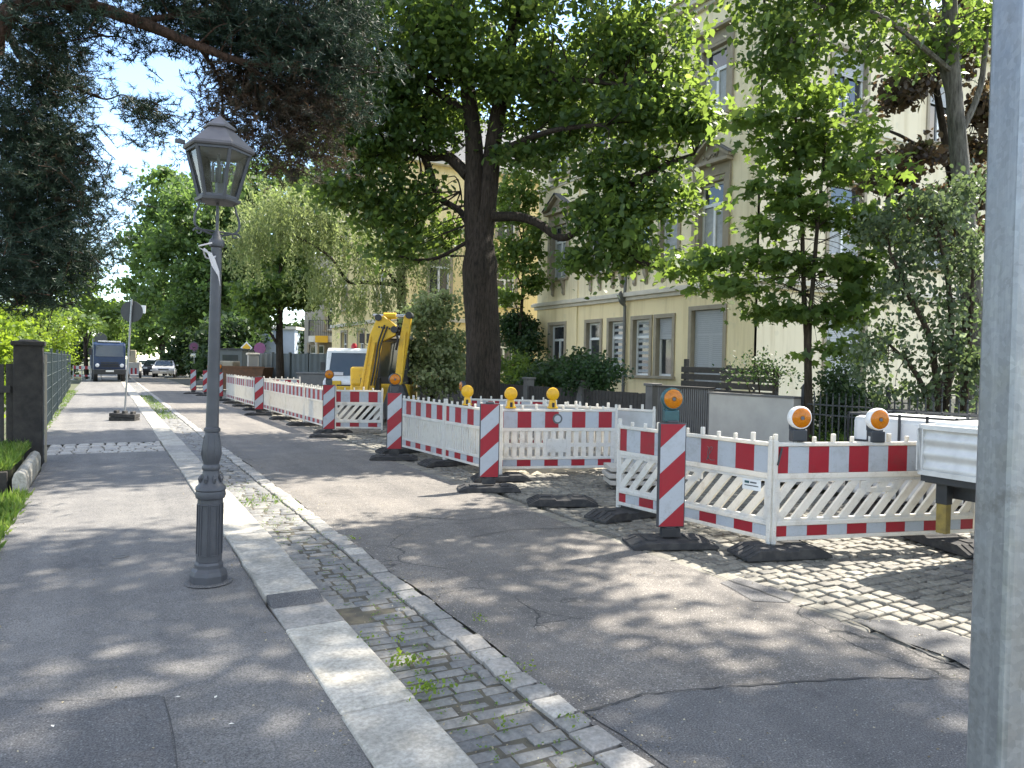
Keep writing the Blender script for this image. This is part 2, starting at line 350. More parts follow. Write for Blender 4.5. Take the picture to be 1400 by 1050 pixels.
def arrmesh(name, co, faces_n, mat, attr, parent=None):
    """fast mesh: co (n*k,3), every face k consecutive verts"""
    nv = len(co); k = faces_n; nf = nv//k
    me = bpy.data.meshes.new(name); me.vertices.add(nv); me.vertices.foreach_set('co', np.ascontiguousarray(co, np.float32).ravel())
    me.loops.add(nv); me.loops.foreach_set('vertex_index', np.arange(nv, dtype=np.int32))
    me.polygons.add(nf); me.polygons.foreach_set('loop_start', np.arange(0, nv, k, dtype=np.int32))
    me.update(calc_edges=True)
    at = me.attributes.new('rnd', 'FLOAT', 'POINT'); at.data.foreach_set('value', np.repeat(attr, k).astype(np.float32))
    me.materials.append(M[mat]); me.validate()
    o = bpy.data.objects.new(name, me); COL.objects.link(o)
    if parent: o.parent = parent
    return o
def tag(o, label=None, cat=None, group=None, kind=None):
    if label: o['label'] = label
    if cat: o['category'] = cat
    if group: o['group'] = group
    if kind: o['kind'] = kind
    return o
def thing(name, label, cat, loc=(0, 0, 0), rz=0, group=None):
    o = bpy.data.objects.new(name, None); COL.objects.link(o); o.location = loc; o.rotation_euler = (0, 0, rz)
    o.empty_display_size = .2
    return tag(o, label, cat, group)
def dup(root, loc, rz, label, group=None):
    r = root.copy(); COL.objects.link(r); r.location = loc; r.rotation_euler = (0, 0, rz); r['label'] = label
    if group: r['group'] = group
    for ch in list(root.children):
        c = ch.copy(); COL.objects.link(c); c.parent = r
        for g in list(ch.children):
            d = g.copy(); COL.objects.link(d); d.parent = c
    return r
def struct(o): o['kind'] = 'structure'; return o

# ------------------------------------------------------------------ light and sky
EL, AZ = 51.0, 82.0                                    # azimuth clockwise from +Y
sd = Vector((math.sin(R(AZ))*math.cos(R(EL)), math.cos(R(AZ))*math.cos(R(EL)), math.sin(R(EL))))
sl = bpy.data.lights.new('sun', 'SUN'); sl.energy = 5.0; sl.angle = R(.53); sl.color = (1, .93, .82)
so = bpy.data.objects.new('sun', sl); COL.objects.link(so); so.rotation_euler = sd.to_track_quat('Z', 'Y').to_euler(); so.location = (30, 5, 40)
w = bpy.data.worlds.new('World'); scene.world = w; w.use_nodes = True; nt = w.node_tree
bg = nt.nodes['Background']; bg.inputs['Strength'].default_value = .15
sk = N(nt, 'ShaderNodeTexSky', sky_type='NISHITA'); sk.sun_disc = False; sk.sun_elevation = R(EL); sk.sun_rotation = R(AZ)
sk.air_density = 1.0; sk.dust_density = .3; sk.ozone_density = 2.2; sk.altitude = 100
tc = N(nt, 'ShaderNodeTexCoord')
mp = N(nt, 'ShaderNodeMapping'); mp.inputs['Scale'].default_value = (1, 1, 2.1); nt.links.new(tc.outputs['Generated'], mp.inputs['Vector'])
mp.inputs['Location'].default_value = (.95, .4, .62)
cn = noise(nt, 3.1, 9, .56, mp.outputs[0])
cm = ramp(nt, cn, [(.50, (.03, .03, .03)), (.64, (1, 1, 1))])  # cloud cover overhead, beyond the view, added to lift and whiten ambient light
dp = N(nt, 'ShaderNodeVectorMath', operation='DOT_PRODUCT'); nt.links.new(tc.outputs['Generated'], dp.inputs[0]); dp.inputs[1].default_value = (-.03, .958, .285)
cm = mixc(nt, 1.0, cm, ramp(nt, dp.outputs['Value'], [(.93, (1, 1, 1)), (.965, (.04, .04, .04))]), 'MULTIPLY')
nt.links.new(mixc(nt, cm, sk.outputs[0], (8.4, 7.9, 7.0)), bg.inputs['Color'])
scene.view_settings.view_transform = 'Standard'; scene.view_settings.look = 'None'; scene.view_settings.exposure = 1.72; scene.view_settings.gamma = 1
scene.cycles.max_bounces = 7; scene.cycles.diffuse_bounces = 4; scene.cycles.glossy_bounces = 3; scene.cycles.transmission_bounces = 5; scene.cycles.transparent_max_bounces = 10
scene.cycles.use_denoising = True

# ------------------------------------------------------------------ ground, road, pavement
def grid(name, x0, x1, y0, y1, nx, ny, zf, mat, jit=None):
    mb = MB(); vs = []
    for j in range(ny+1):
        for i in range(nx+1):
            x = x0+(x1-x0)*i/nx; y = y0+(y1-y0)*j/ny
            if jit and i in (0, nx): x += jit*(math.sin(y*1.7+i)*.4+math.sin(y*5.3+2*i)*.25+random.uniform(-.5, .5))
            vs.append((x, y, zf(x, y)))
    mb.add(vs, [(j*(nx+1)+i, j*(nx+1)+i+1, (j+1)*(nx+1)+i+1, (j+1)*(nx+1)+i) for j in range(ny) for i in range(nx)])
    return struct(mb.build(name, mat, smooth=60))
mb = MB(); mb.quad((-900, -900, -.09), (900, -900, -.09), (900, 900, -.09), (-900, 900, -.09)); struct(mb.build('ground', 'soil'))
def wz(y): t = min(1, max(0, (y-4.6)/1.4)); return .022+.031*t*t*(3-2*t)       # pavement height: lowered near the drive
def undul(x, y): return .0025*math.sin(x*2.1+y*.7)+.002*math.sin(y*1.9-x*1.3)
grid('road', 1.985, 4.22, -6, 190, 14, 600, lambda x, y: undul(x, y), 'asph_road', .03)
grid('pavement', -.78, .955, -6, 14.0, 8, 80, lambda x, y: wz(y)+.3*undul(x, y)-(.01 if x > .9 else 0), 'asph_walk', .02)
mb = MB()
for (x0, x1, y0, y1) in ((-1.25, .955, 15.6, 190),):
    mb.quad((x0, y0, .052), (x1, y0, .052), (x1, y1, .052), (x0, y1, .052))
struct(mb.build('pavement', 'asph_walk'))
mb = MB(); mb.quad((8.4, -8, .05), (10.0, -8, .05), (10.0, 190, .05), (8.4, 190, .05)); struct(mb.build('pavement', 'asph_pale'))
mb = MB(); mb.quad((4.1, -8, -.055), (8.4, -8, -.055), (8.4, 190, -.055), (4.1, 190, -.055)); struct(mb.build('parking_strip_bed', 'joint_sand'))
mb = MB(); mb.quad((1.3, -6, -.022), (2.12, -6, -.022), (2.12, 190, -.022), (1.3, 190, -.022)); struct(mb.build('gutter_bed', 'joint'))
mb = MB(); mb.quad((-.95, 14.0, .022), (.96, 14.0, .022), (.96, 15.6, .022), (-.95, 15.6, .022)); struct(mb.build('driveway_bed', 'joint'))

def stone(mb, cx, cy, lx, ly, z, rot=0, h=.07, ins=.013, jit=.006, a=None, rise=.008):
    c, s_ = math.cos(rot), math.sin(rot); tilt = (random.uniform(-.03, .03), random.uniform(-.03, .03))
    base = []
    for sx, sy in ((-1, -1), (1, -1), (1, 1), (-1, 1)):
        base.append((sx*lx/2+random.uniform(-jit, jit), sy*ly/2+random.uniform(-jit, jit)))
    def W_(p, k, zz):
        x, y = p[0]*k[0], p[1]*k[1]
        return (cx+c*x-s_*y, cy+s_*x+c*y, zz+tilt[0]*x+tilt[1]*y)
    k1 = (1, 1); k2 = (1-2*ins/lx, 1-2*ins/ly); k3 = (1-5*ins/lx if lx > 5.5*ins else .3, 1-5*ins/ly if ly > 5.5*ins else .3)
    vs = [W_(p, k1, z-h) for p in base]+[W_(p, k1, z-.010) for p in base]+[W_(p, k2, z) for p in base]+[W_(p, k3, z+rise*.5) for p in base]
    fs = [(12, 13, 14, 15)]
    for lv in (0, 4, 8): fs += [(lv+i, lv+(i+1) % 4, lv+4+(i+1) % 4, lv+4+i) for i in range(4)]
    mb.add(vs, fs, 0, random.random() if a is None else a)
# gutter of dark setts, courses across the gutter
mb = MB(); y = 1.2
while y < 62:
    cw = random.uniform(.085, .125); x = 1.335; ph = .13*math.sin(y*.9)
    while x < 1.80:
        l = min(random.uniform(.12, .25), 1.835-x)
        if 1.835-x-l < .07: l = 1.835-x
        if not (random.random() < .004) and not (4.45 < y < 4.85 and x < 1.5):
            stone(mb, x+l/2, y+cw/2+ph*(x-1.58)*.5, l-.012, cw-.012, -.008+random.uniform(-.006, .006)-.012*(1-abs(x+l/2-1.58)/.26), rot=-.06+random.uniform(-.03, .03), a=min(1, max(0, random.gauss(.45, .22))))
        x += l
    y += cw
o = struct(mb.build('gutter', 'gutter_stone', smooth=50))
mb = MB(); y = 1.2
while y < 80:
    l = random.uniform(.12, .22)
    stone(mb, 1.915+random.uniform(-.008, .008), y+l/2, .155, l-.014, .004+random.uniform(-.005, .006), rot=random.uniform(-.05, .05), jit=.009)
    y += l
struct(mb.build('gutter_edging', 'pale_stone', smooth=50))
# kerb slabs
mb = MB(); y = -3.0; k = 0
while y < 120:
    L = random.uniform(.85, 1.25)
    if y < 5.12 < y+L: L = 5.12-y
    if L < .3: L += .0
    z = .024 if y < 5.1 else .066
    if y > 5.1 and y < 5.2: pass
    gap = .012
    mb.box((1.14+random.uniform(-.006, .006)+(.0 if y > 5.1 else .01), y+L/2, z-.11+random.uniform(-.003, .003)), (.365 if y > 5.1 else .37, L-gap, .22), 0, rotz(random.uniform(-.004, .004)), a=random.random())
    y += L; k += 1
struct(mb.build('kerb', 'granite', bevel=.014))
mb = MB(); mb.prism([(.965, 5.13, .063), (.965, 4.93, .026), (.965, 5.13, .0)], (.345, 0, 0)); struct(mb.build('kerb_fillet', 'asph_dark', bevel=.006))
# drive crossing the pavement: big pale setts
mb = MB(); y = 14.03
while y < 15.55:
    x = -.85
    while x < .95:
        l = random.uniform(.17, .26); l = min(l, .955-x)
        if l > .06: stone(mb, x+l/2, y+.1, l-.022, .185, .046+random.uniform(-.006, .006), rot=random.uniform(-.04, .04), a=min(1, random.uniform(.35, 1.1)), h=.08, rise=.014)
        x += l
    y += .205
struct(mb.build('driveway', 'pale_stone', smooth=50))
# right hand parking strip of small yellowish setts
mb = MB(); y = .2
while y < 45:
    cw = random.uniform(.105, .14); x = 4.46+.05*math.sin(y)
    while x < 8.38:
        l = random.uniform(.10, .165)
        if not (9.6 < y < 16.6 and 5.3 < x < 7.2):
            stone(mb, x+l/2, y+cw/2+.05*math.sin(x*1.3+y*.4), l-.018, cw-.018, -.012+random.uniform(-.009, .009), rot=random.uniform(-.05, .05), a=min(1, max(0, random.gauss(.48, .22))), jit=.009, rise=.003, ins=.010)
        x += l
    y += cw
struct(mb.build('parking_strip', 'sett', smooth=50))
mb = MB(); y = .2
while y < 70:
    l = random.uniform(.2, .34)
    stone(mb, 4.335+.03*math.sin(y*.7), y+l/2, .2, l-.016, -.01+random.uniform(-.005, .005), rot=random.uniform(-.03, .03), jit=.009, a=random.uniform(.3, .9))
    y += l
struct(mb.build('parking_strip_edging', 'sett', smooth=50))
# dug up bed behind the barriers
mb = MB(); vs = []; nx, ny = 14, 40
for j in range(ny+1):
    for i in range(nx+1):
        x = 5.25+2.0*i/nx; y = 9.55+7.1*j/ny; e = min(i, nx-i, j, ny-j)
        vs.append((x, y, -.045+(.0 if e == 0 else random.uniform(-.03, .06)+.05*math.sin(x*3+y*2))))
mb.add(vs, [(j*(nx+1)+i, j*(nx+1)+i+1, (j+1)*(nx+1)+i+1, (j+1)*(nx+1)+i) for j in range(ny) for i in range(nx)])
struct(mb.build('sand_bed', 'sand', smooth=60))
# asphalt repairs
def patch(pts, mat, z, name='road_patch'):
    cen = sum((Vector(p) for p in pts), Vector())/len(pts); ring = []
    for i in range(len(pts)):
        a, b = Vector(pts[i]), Vector(pts[(i+1) % len(pts)])
        nseg = max(1, int((b-a).length/.12))
        for k in range(nseg):
            p = a.lerp(b, k/nseg)+Vector((random.uniform(-.012, .012), random.uniform(-.012, .012), 0)); ring.append((p.x, p.y, z+undul(p.x, p.y)-max(0, p.x-4.2)*.017))
    mb = MB(); mb.add([(cen.x, cen.y, z+undul(cen.x, cen.y)-max(0, cen.x-4.2)*.017)]+ring, [(0, 1+i, 1+(i+1) % len(ring)) for i in range(len(ring))])
    return struct(mb.build(name, mat))
def gl(*p): return [G(*q) for q in p]
patch(gl((800, 975), (880, 952), (1060, 937), (1190, 928), (1312, 930))+[Vector((4.12, 1.2, 0)), Vector((2.1, 1.2, 0))], 'asph_dark', .006)
patch(gl((1172, 848), (1215, 846), (1330, 872), (1345, 925), (1290, 895), (1215, 870)), 'asph_dark', .006)
patch(gl((985, 797), (1010, 790), (1085, 812), (1078, 824), (1030, 822)), 'asph_dark', .004)
def seam(pts, wd, z, zf=None):
    pa = smooth_path2(pts, 10); mb = MB(); vs = []
    for i, p in enumerate(pa):
        d = pa[min(i+1, len(pa)-1)]-pa[max(i-1, 0)]; n_ = Vector((-d.y, d.x, 0)).normalized(); p = p+n_*random.uniform(-.01, .01); w_ = wd*random.uniform(.4, 1.3)
        for s_ in (-1, 1): q = p+n_*s_*w_/2; vs.append((q.x, q.y, (zf(q.y) if zf else undul(q.x, q.y))+z))
    mb.add(vs, [(2*i, 2*i+1, 2*i+3, 2*i+2) for i in range(len(pa)-1)]); return struct(mb.build('tar_seam', 'tar'))
def smooth_path2(pts, k): return [pts[i].lerp(pts[i+1], j/k) for i in range(len(pts)-1) for j in range(k)]+[pts[-1]]
seam(gl((800, 975), (880, 952), (1060, 937), (1190, 928), (1312, 930)), .016, .0095)
seam(gl((640, 735), (700, 725), (790, 722), (850, 735)), .012, .006)
seam(gl((560, 706), (640, 712), (720, 702)), .012, .006)
seam(gl((960, 780), (1075, 822), (1170, 850), (1250, 885), (1310, 912)), .02, .0075)
def wpatch(pts, mat, dz):
    mb = MB(); mb.poly([(p.x, p.y, wz(p.y)+dz) for p in pts]); return struct(mb.build('pavement_patch', mat))
seam([Vector((.25, 1.5, 0)), Vector((.26, 3.86, 0)), Vector((-.1, 4.0, 0)), Vector((-.5, 4.2, 0)), Vector((-.76, 4.22, 0))], .0035, .0075, lambda y: wz(y))
wpatch([Vector((-.76, 1.0, 0)), Vector((.24, 1.0, 0)), Vector((.26, 3.86, 0)), Vector((-.1, 4.0, 0)), Vector((-.5, 4.2, 0)), Vector((-.76, 4.22, 0))], 'asph_dark', .005)

# ------------------------------------------------------------------ plants
def orient(n, up_bias=.4, droop=0):
    nrm = RNG.normal(size=(n, 3)); nrm[:, 2] = np.abs(nrm[:, 2])*(.6+up_bias)+up_bias*.3
    nrm /= np.linalg.norm(nrm, axis=1)[:, None]
    t = RNG.normal(size=(n, 3)); t[:, 2] -= droop
    t -= nrm*(t*nrm).sum(1)[:, None]; t /= np.linalg.norm(t, axis=1)[:, None]+1e-9
    return nrm, t, np.cross(nrm, t)
SHAPES = {
 'leaf': np.array([(-.5, 0, 0), (-.22, .30, .05), (.12, .30, .03), (.55, 0, -.08), (.12, -.30, .03), (-.22, -.30, .05)]),
 'quad': np.array([(-.5, 0, 0), (0, .36, .06), (.5, 0, -.05), (0, -.36, .06)]),
 'narrow': np.array([(-.5, 0, 0), (0, .15, .03), (.5, 0, -.06), (0, -.15, .03)]),
 'maple': np.array([(-.5, 0, 0), (-.28, .22, .02), (-.30, .50, -.04), (-.02, .30, .03), (.22, .52, -.06), (.20, .17, .03), (.55, 0, -.10),
                    (.20, -.17, .03), (.22, -.52, -.06), (-.02, -.30, .03), (-.30, -.50, -.04), (-.28, -.22, .02)]),
}
def leaves(name, pts, size, mat, parent, shape='leaf', up=.4, droop=0, attr=None, vary=.5):
    n = len(pts); nr, t, b = orient(n, up, droop); sh = SHAPES[shape]; k = len(sh)
    s = size*(1+RNG.uniform(-vary, vary, n))
    co = pts[:, None, :]+s[:, None, None]*(sh[None, :, 0, None]*t[:, None, :]+sh[None, :, 1, None]*b[:, None, :]+sh[None, :, 2, None]*nr[:, None, :])
    if attr is None: attr = np.clip(RNG.normal(.5, .22, n), 0, 1)
    return arrmesh(name, co.reshape(-1, 3), k, mat, attr, parent)
def clumps(blobs, per=90, spread=.42, flat=.6):
    """blobs: (centre, (rx,ry,rz), number of clumps). returns leaf points, clump centres"""
    pts = []; cen = []; att = []
    for c, r, n in blobs:
        d = RNG.normal(size=(n, 3)); d /= np.linalg.norm(d, axis=1)[:, None]
        rad = RNG.uniform(.25, 1, n)**.5
        cc = np.array(c)[None]+d*rad[:, None]*np.array(r)[None]
        for q in cc:
            m = max(6, int(per*RNG.uniform(.5, 1.5))); sp = spread*RNG.uniform(.6, 1.3)
            pts.append(q+RNG.normal(size=(m, 3))*np.array([sp, sp, sp*flat])*.62)
            att.append(np.clip(RNG.normal(.45+RNG.normal()*.16, .17, m), 0, 1))
        cen.append(cc)
    return np.concatenate(pts), np.concatenate(cen), np.concatenate(att)
def smooth_path(pts, k=6):
    pts = [Vector(p) for p in pts]; out = []
    for i in range(len(pts)-1):
        p0, p1, p2, p3 = pts[max(i-1, 0)], pts[i], pts[i+1], pts[min(i+2, len(pts)-1)]
        for j in range(k):
            t = j/k
            out.append(.5*((2*p1)+(p2-p0)*t+(2*p0-5*p1+4*p2-p3)*t*t+(3*p1-p0-3*p2+p3)*t**3))
    return out+[pts[-1]]
def limb(mb, pts, r0, r1, n=8, k=5, jit=.06, mi=0):
    pa = smooth_path(pts, k); L = len(pa)
    mb.tube(pa, [r0+(r1-r0)*(i/(L-1)) for i in range(L)], n, mi, True, jit)
def twigs(mb, cen, nodes, frac, r=.02, wob=.25):
    """thin branches from the nearest limb node to clump centres"""
    nodes = np.array([tuple(v) for v in nodes])
    for c in cen:
        if random.random() > frac: continue
        d = np.linalg.norm(nodes-c[None], axis=1); j = int(np.argmin(d+RNG.uniform(0, .8, len(d))))
        a = Vector(nodes[j]); e = Vector(c); mid = a.lerp(e, .5)+Vector((random.uniform(-wob, wob), random.uniform(-wob, wob), random.uniform(0, wob)))
        limb(mb, [a, mid, e], r, r*.25, 5, 3, 0)
def simple_tree(name, label, base, h, r_trunk, blobs, leafsize, mat, bark='bark_linden', per=70, spread=.6, shape='quad', group=None, lean=(0, 0), cat='tree', up=.4, droop=0):
    t = thing(name, label, cat, base, 0, group); b = Vector(base)
    mb = MB(); top = Vector((lean[0], lean[1], h))
    path = [(0, 0, -.1), (.1*r_trunk, 0, .15), top*.35+Vector((random.uniform(-.1, .1), random.uniform(-.1, .1), 0)), top*.7, top]
    pa = smooth_path(path, 5); L = len(pa)
    rr = [r_trunk*(1.35 if i == 0 else 1)*(1-.72*(i/(L-1))) for i in range(L)]
    mb.tube(pa, rr, 10, 0, True, .05)
    nodes = pa[L//3:]
    loc = [(Vector(c)-b, r, n) for c, r, n in blobs]
    for c, r, n in loc:
        a = nodes[min(len(nodes)-1, max(0, int(len(nodes)*min(1, max(0, (c.z-r[2]*.6)/h-.2)))))]
        if (c-a).length > .3: limb(mb, [a, a.lerp(c, .5)+Vector((0, 0, .15*(c-a).length)), c], r_trunk*.32, r_trunk*.08, 6, 4)
    pts, cen, att = clumps(loc, per, spread)
    twigs(mb, cen, [c for c, r, n in loc]+nodes, .25, max(.012, r_trunk*.08))
    mb.build('trunk', bark, t, smooth=50)
    leaves('crown', pts, leafsize, mat, t, shape, up, droop, att)
    return t

# ---- the big linden in the middle
tb = Vector((7.6, 15.2, 0)); D = 17.0
t = thing('linden_tree', 'large linden with thick dark trunk standing behind the middle barriers', 'tree', tb)
def L_(px, py, d=D): return P(px, py, d)-tb
mb = MB()
base = [(0, 0, -.1), (0, 0, .5), L_(661, 480), L_(657, 400), L_(656, 340), L_(657, 285)]
pa = smooth_path(base, 6); L = len(pa)
mb.tube(pa, [(.55-.15*min(1, (i/(L-1))*3.2))*(1 if i < .72*L else 1-.55*(i/(L-1)-.72)/.28) for i in range(L)], 18, 0, True, .035)
for k in range(7):                                      # root flare
    a = k/7*2*math.pi+.3; e = Vector((math.cos(a), math.sin(a), 0))
    limb(mb, [e*.75+Vector((0, 0, -.12)), e*.5+Vector((0, 0, .12)), e*.3+Vector((0, 0, .9))], .16, .1, 8, 4)
fork = L_(655, 345)
limb(mb, [fork-Vector((0, 0, .5)), L_(648, 280), L_(648, 200), L_(638, 110), L_(622, 0, 17.5), L_(610, -120, 17.5)], .27, .10, 12, 6, .03)
limb(mb, [fork-Vector((0, 0, .5)), L_(667, 270), L_(675, 190), L_(689, 110), L_(705, 20, 16.5), L_(730, -120, 16)], .25, .10, 12, 6, .03)
lowR = [L_(665, 297), L_(705, 296, 16.6), L_(735, 305, 16.3), L_(765, 325, 16), L_(790, 316, 15.8), L_(815, 292, 15.5), L_(850, 260, 15.2)]
limb(mb, lowR, .12, .045, 9, 5, .04)
lowL = [L_(652, 300), L_(630, 262, 17.3), L_(600, 216, 17.5), L_(572, 208, 17.6), L_(545, 195, 17.8), L_(505, 185, 17.6)]
limb(mb, [L_(648, 325), L_(630, 290, 17.4), L_(600, 270, 17.6), L_(590, 240, 17.6), L_(580, 215, 17.5)], .07, .09, 8, 4)
limb(mb, [L_(640, 240), L_(612, 214, 17.3), L_(585, 214, 17.5), L_(560, 200, 17.6), L_(525, 188, 17.7), L_(480, 200, 17.6)], .15, .05, 9, 5, .04)
limb(mb, [L_(585, 210, 17.5), L_(580, 170, 17.3), L_(590, 120, 17)], .09, .04, 8, 4)
limb(mb, [L_(640, 330), L_(600, 352, 17.2), L_(570, 355, 17), L_(545, 350, 16.8)], .05, .025, 6, 4)
extra = [[L_(631, 150), L_(560, 100, 16.5), L_(500, 80, 16)], [L_(688, 120), L_(780, 110, 15.5), L_(880, 120, 15)], [L_(676, 210), L_(750, 180, 15.5), L_(830, 170, 15)],
         [L_(625, 40), L_(540, -20, 17), L_(470, -60, 17)], [L_(700, 40), L_(800, -30, 16), L_(900, -60, 16)], [L_(850, 260, 15.2), L_(900, 230, 15), L_(950, 210, 14.8)],
         [L_(815, 292, 15.5), L_(850, 330, 14.8), L_(880, 360, 14.4), L_(950, 366, 14)]]
nodes = lowR+lowL
for e in extra: limb(mb, e, .09, .03, 7, 5); nodes += smooth_path(e, 3)
nodes += [L_(628, 110), L_(634, 200), L_(622, 0, 17.5), L_(690, 110), L_(705, 20, 16.5), L_(678, 190)]
B = []
for px, py, d, r, n in (
   (640, 20, 16.8, (2.2, 2.2, 1.1), 60), (540, 60, 16.5, (1.5, 1.6, 1.4), 56), (490, 110, 16.5, (.8, 1.2, .9), 20), (570, 140, 18, (1.2, 1.0, .8), 26), (505, 190, 17, (1.1, 1.2, .7), 32),
   (470, 255, 17, (.7, .9, .5), 16), (535, 290, 17.5, (1.0, .9, .5), 16), (600, 320, 18.4, (.6, .6, .45), 8), (545, 335, 17, (.6, .7, .3), 9), (735, 130, 16.6, (.9, 1.2, .9), 22),
   (790, 60, 16, (1.6, 1.7, 1.2), 46), (880, 70, 15.5, (1.1, 1.3, 1.1), 30), (800, 165, 15.8, (1.0, 1.2, .8), 22), (895, 160, 15.2, (.8, 1.0, .6), 22), (935, 175, 14.8, (.45, .6, .3), 10), (850, 235, 15.2, (1.0, .9, .5), 20),
   (835, 300, 15.2, (.75, .8, .4), 22), (905, 280, 15, (.55, .6, .35), 12), (870, 335, 14.6, (.7, .6, .25), 14), (800, 365, 15, (.4, .4, .25), 7), (940, 365, 14, (.5, .4, .14), 8), (730, 215, 16.5, (.6, .7, .5), 11), (600, 170, 16.8, (.7, .6, .5), 11), (560, 260, 17.4, (.8, .8, .5), 12), (670, 100, 15.9, (.8, .6, .5), 12), (610, 60, 15.9, (.8, .7, .5), 14), (600, 90, 19, (3.0, 1.4, 1.8), 60), (800, 110, 18.8, (2.0, 1.2, 1.2), 30), (500, 160, 18.6, (1.4, 1.0, 1.4), 26),
   
   (560, -130, 17, (2.4, 2.2, 1.8), 70), (700, -180, 17, (2.4, 2.3, 1.8), 80), (850, -120, 16, (2.3, 2.0, 1.8), 70), (690, -330, 17, (2.4, 2.2, 1.7), 50)):
    B.append((L_(px, py, d), r, n))
pts, cen, att = clumps(B, 84, .46, .62)
twigs(mb, cen, nodes, .55, .022)
mb.build('trunk', 'bark_linden', t, smooth=50)
leaves('crown', pts, .135, 'l_linden', t, 'leaf', .45, .35, att)

SHADE = [(7.0, 3.0, 11, (2.6, 2.4, 1.2), 125), (10.5, 3.5, 11.2, (2.4, 2.4, 1.3), 105), (8.0, 7.2, 11.4, (2.7, 1.9, 1.1), 120), (11.0, 6.4, 11.4, (1.8, 1.4, 1.0), 40), (8.5, 0.2, 11.2, (2.6, 2, 1.2), 90), (5.6, 5.0, 11.2, (1.6, 2.0, .8), 60), (12.4, 3.4, 11.8, (1.5, 1.8, 1.2), 40), (5.4, 1.5, 11, (1.7, 2.2, .8), 60), (9.2, 3.6, 13, (2.6, 2.6, 1), 60), (6.2, 7.0, 11.6, (1.8, 1.8, .9), 50), (7.6, 4.8, 12.2, (2.4, 2.2, .9), 70), (6.0, 2.6, 12, (2, 2, .8), 50), (9.5, 5.5, 12.4, (2.2, 2.2, .9), 50)]
# ---- tree at the right edge whose crown roofs the foreground
tb = Vector((12.0, 6.95, 0)); D = 11.9
t = thing('street_tree', 'tree with scaly grey trunk rising behind the aluminium trailer', 'tree', tb)
mb = MB()
tr = [Vector((0, 0, -.1)), L_(1330, 480, 11.9), L_(1322, 330, 11.9), L_(1309, 190, 11.9), L_(1300, 60, 11.9), L_(1296, -90, 11.8), L_(1290, -260, 11.6)]
pa = smooth_path(tr, 5); L = len(pa); mb.tube(pa, [.17-.08*(i/(L-1)) for i in range(L)], 12, 0, True, .07)
limb(mb, [L_(1306, 150, 11.9), L_(1285, 70, 12), L_(1262, 20, 12), L_(1240, -60, 11.8), L_(1180, -160, 11.4)], .09, .04, 8, 5)
limb(mb, [L_(1304, 100, 11.9), L_(1200, 20, 11), L_(1120, 10, 10.6), L_(1080, 60, 10.4)], .045, .015, 6, 5)
limb(mb, [L_(1309, 190, 11.9), L_(1340, 120, 12), L_(1350, 20, 12)], .06, .03, 6, 5)
nodes = pa[12:]+[L_(1240, -60, 11.8), L_(1180, -160, 11.4), L_(1120, 10, 10.6), L_(1080, 60, 10.4)]
B = []
for px, py, d, r, n in ((1080, 60, 10.5, (.45, .45, .6), 19), (1150, -5, 10.8, (.8, .7, .35), 20), (1230, 10, 11.4, (.5, .6, .3), 10), (1050, -20, 10.4, (.6, .6, .35), 15), (1265, 70, 12, (.4, .5, .3), 9), (1330, 30, 12, (.5, .6, .5), 12), (1185, 65, 10.9, (.25, .3, .2), 5),
                        (1120, -130, 11, (1.4, 1.4, .8), 14), (1260, -160, 11.6, (1.5, 1.5, .8), 14), (1350, -80, 12, (1.0, 1.2, .7), 10)):
    B.append((L_(px, py, d), r, n))
pts, cen, att = clumps(B, 68, .4, .6)
twigs(mb, cen, nodes+[c for c, r, n in B], .6, .016)
mb.build('trunk', 'bark_grey', t, smooth=50)
leaves('crown', pts, .10, 'l_linden', t, 'leaf', .45, .3, att)
# the next tree of the row stands outside the picture on the right; its high crown throws the dapple on the foreground
tb = Vector((9.2, 1.6, 0))
t = thing('street_tree', 'tall street tree just outside the picture on the right, its crown shading the near pavement', 'tree', tb)
mb = MB(); tr = [Vector((0, 0, -.1)), Vector((.05, .1, 3)), Vector((0, .2, 6)), Vector((-.1, .5, 9)), Vector((-.2, .6, 12))]
pa = smooth_path(tr, 5); L = len(pa); mb.tube(pa, [.3-.2*(i/(L-1)) for i in range(L)], 12, 0, True, .05)
B = []
for cx, cy, cz, r, n in SHADE: B.append((Vector((cx, cy, cz))-tb, r, n))
for c, r, n in B: limb(mb, [pa[11], pa[11].lerp(c, .5)+Vector((0, 0, .6)), c], .08, .02, 7, 5)
pts, cen, att = clumps(B, 40, .5, .6); twigs(mb, cen, [c for c, r, n in B]+pa[12:], .4, .016)
mb.build('trunk', 'bark_grey', t, smooth=50); leaves('crown', pts, .15, 'l_linden', t, 'leaf', .6, .2, att)
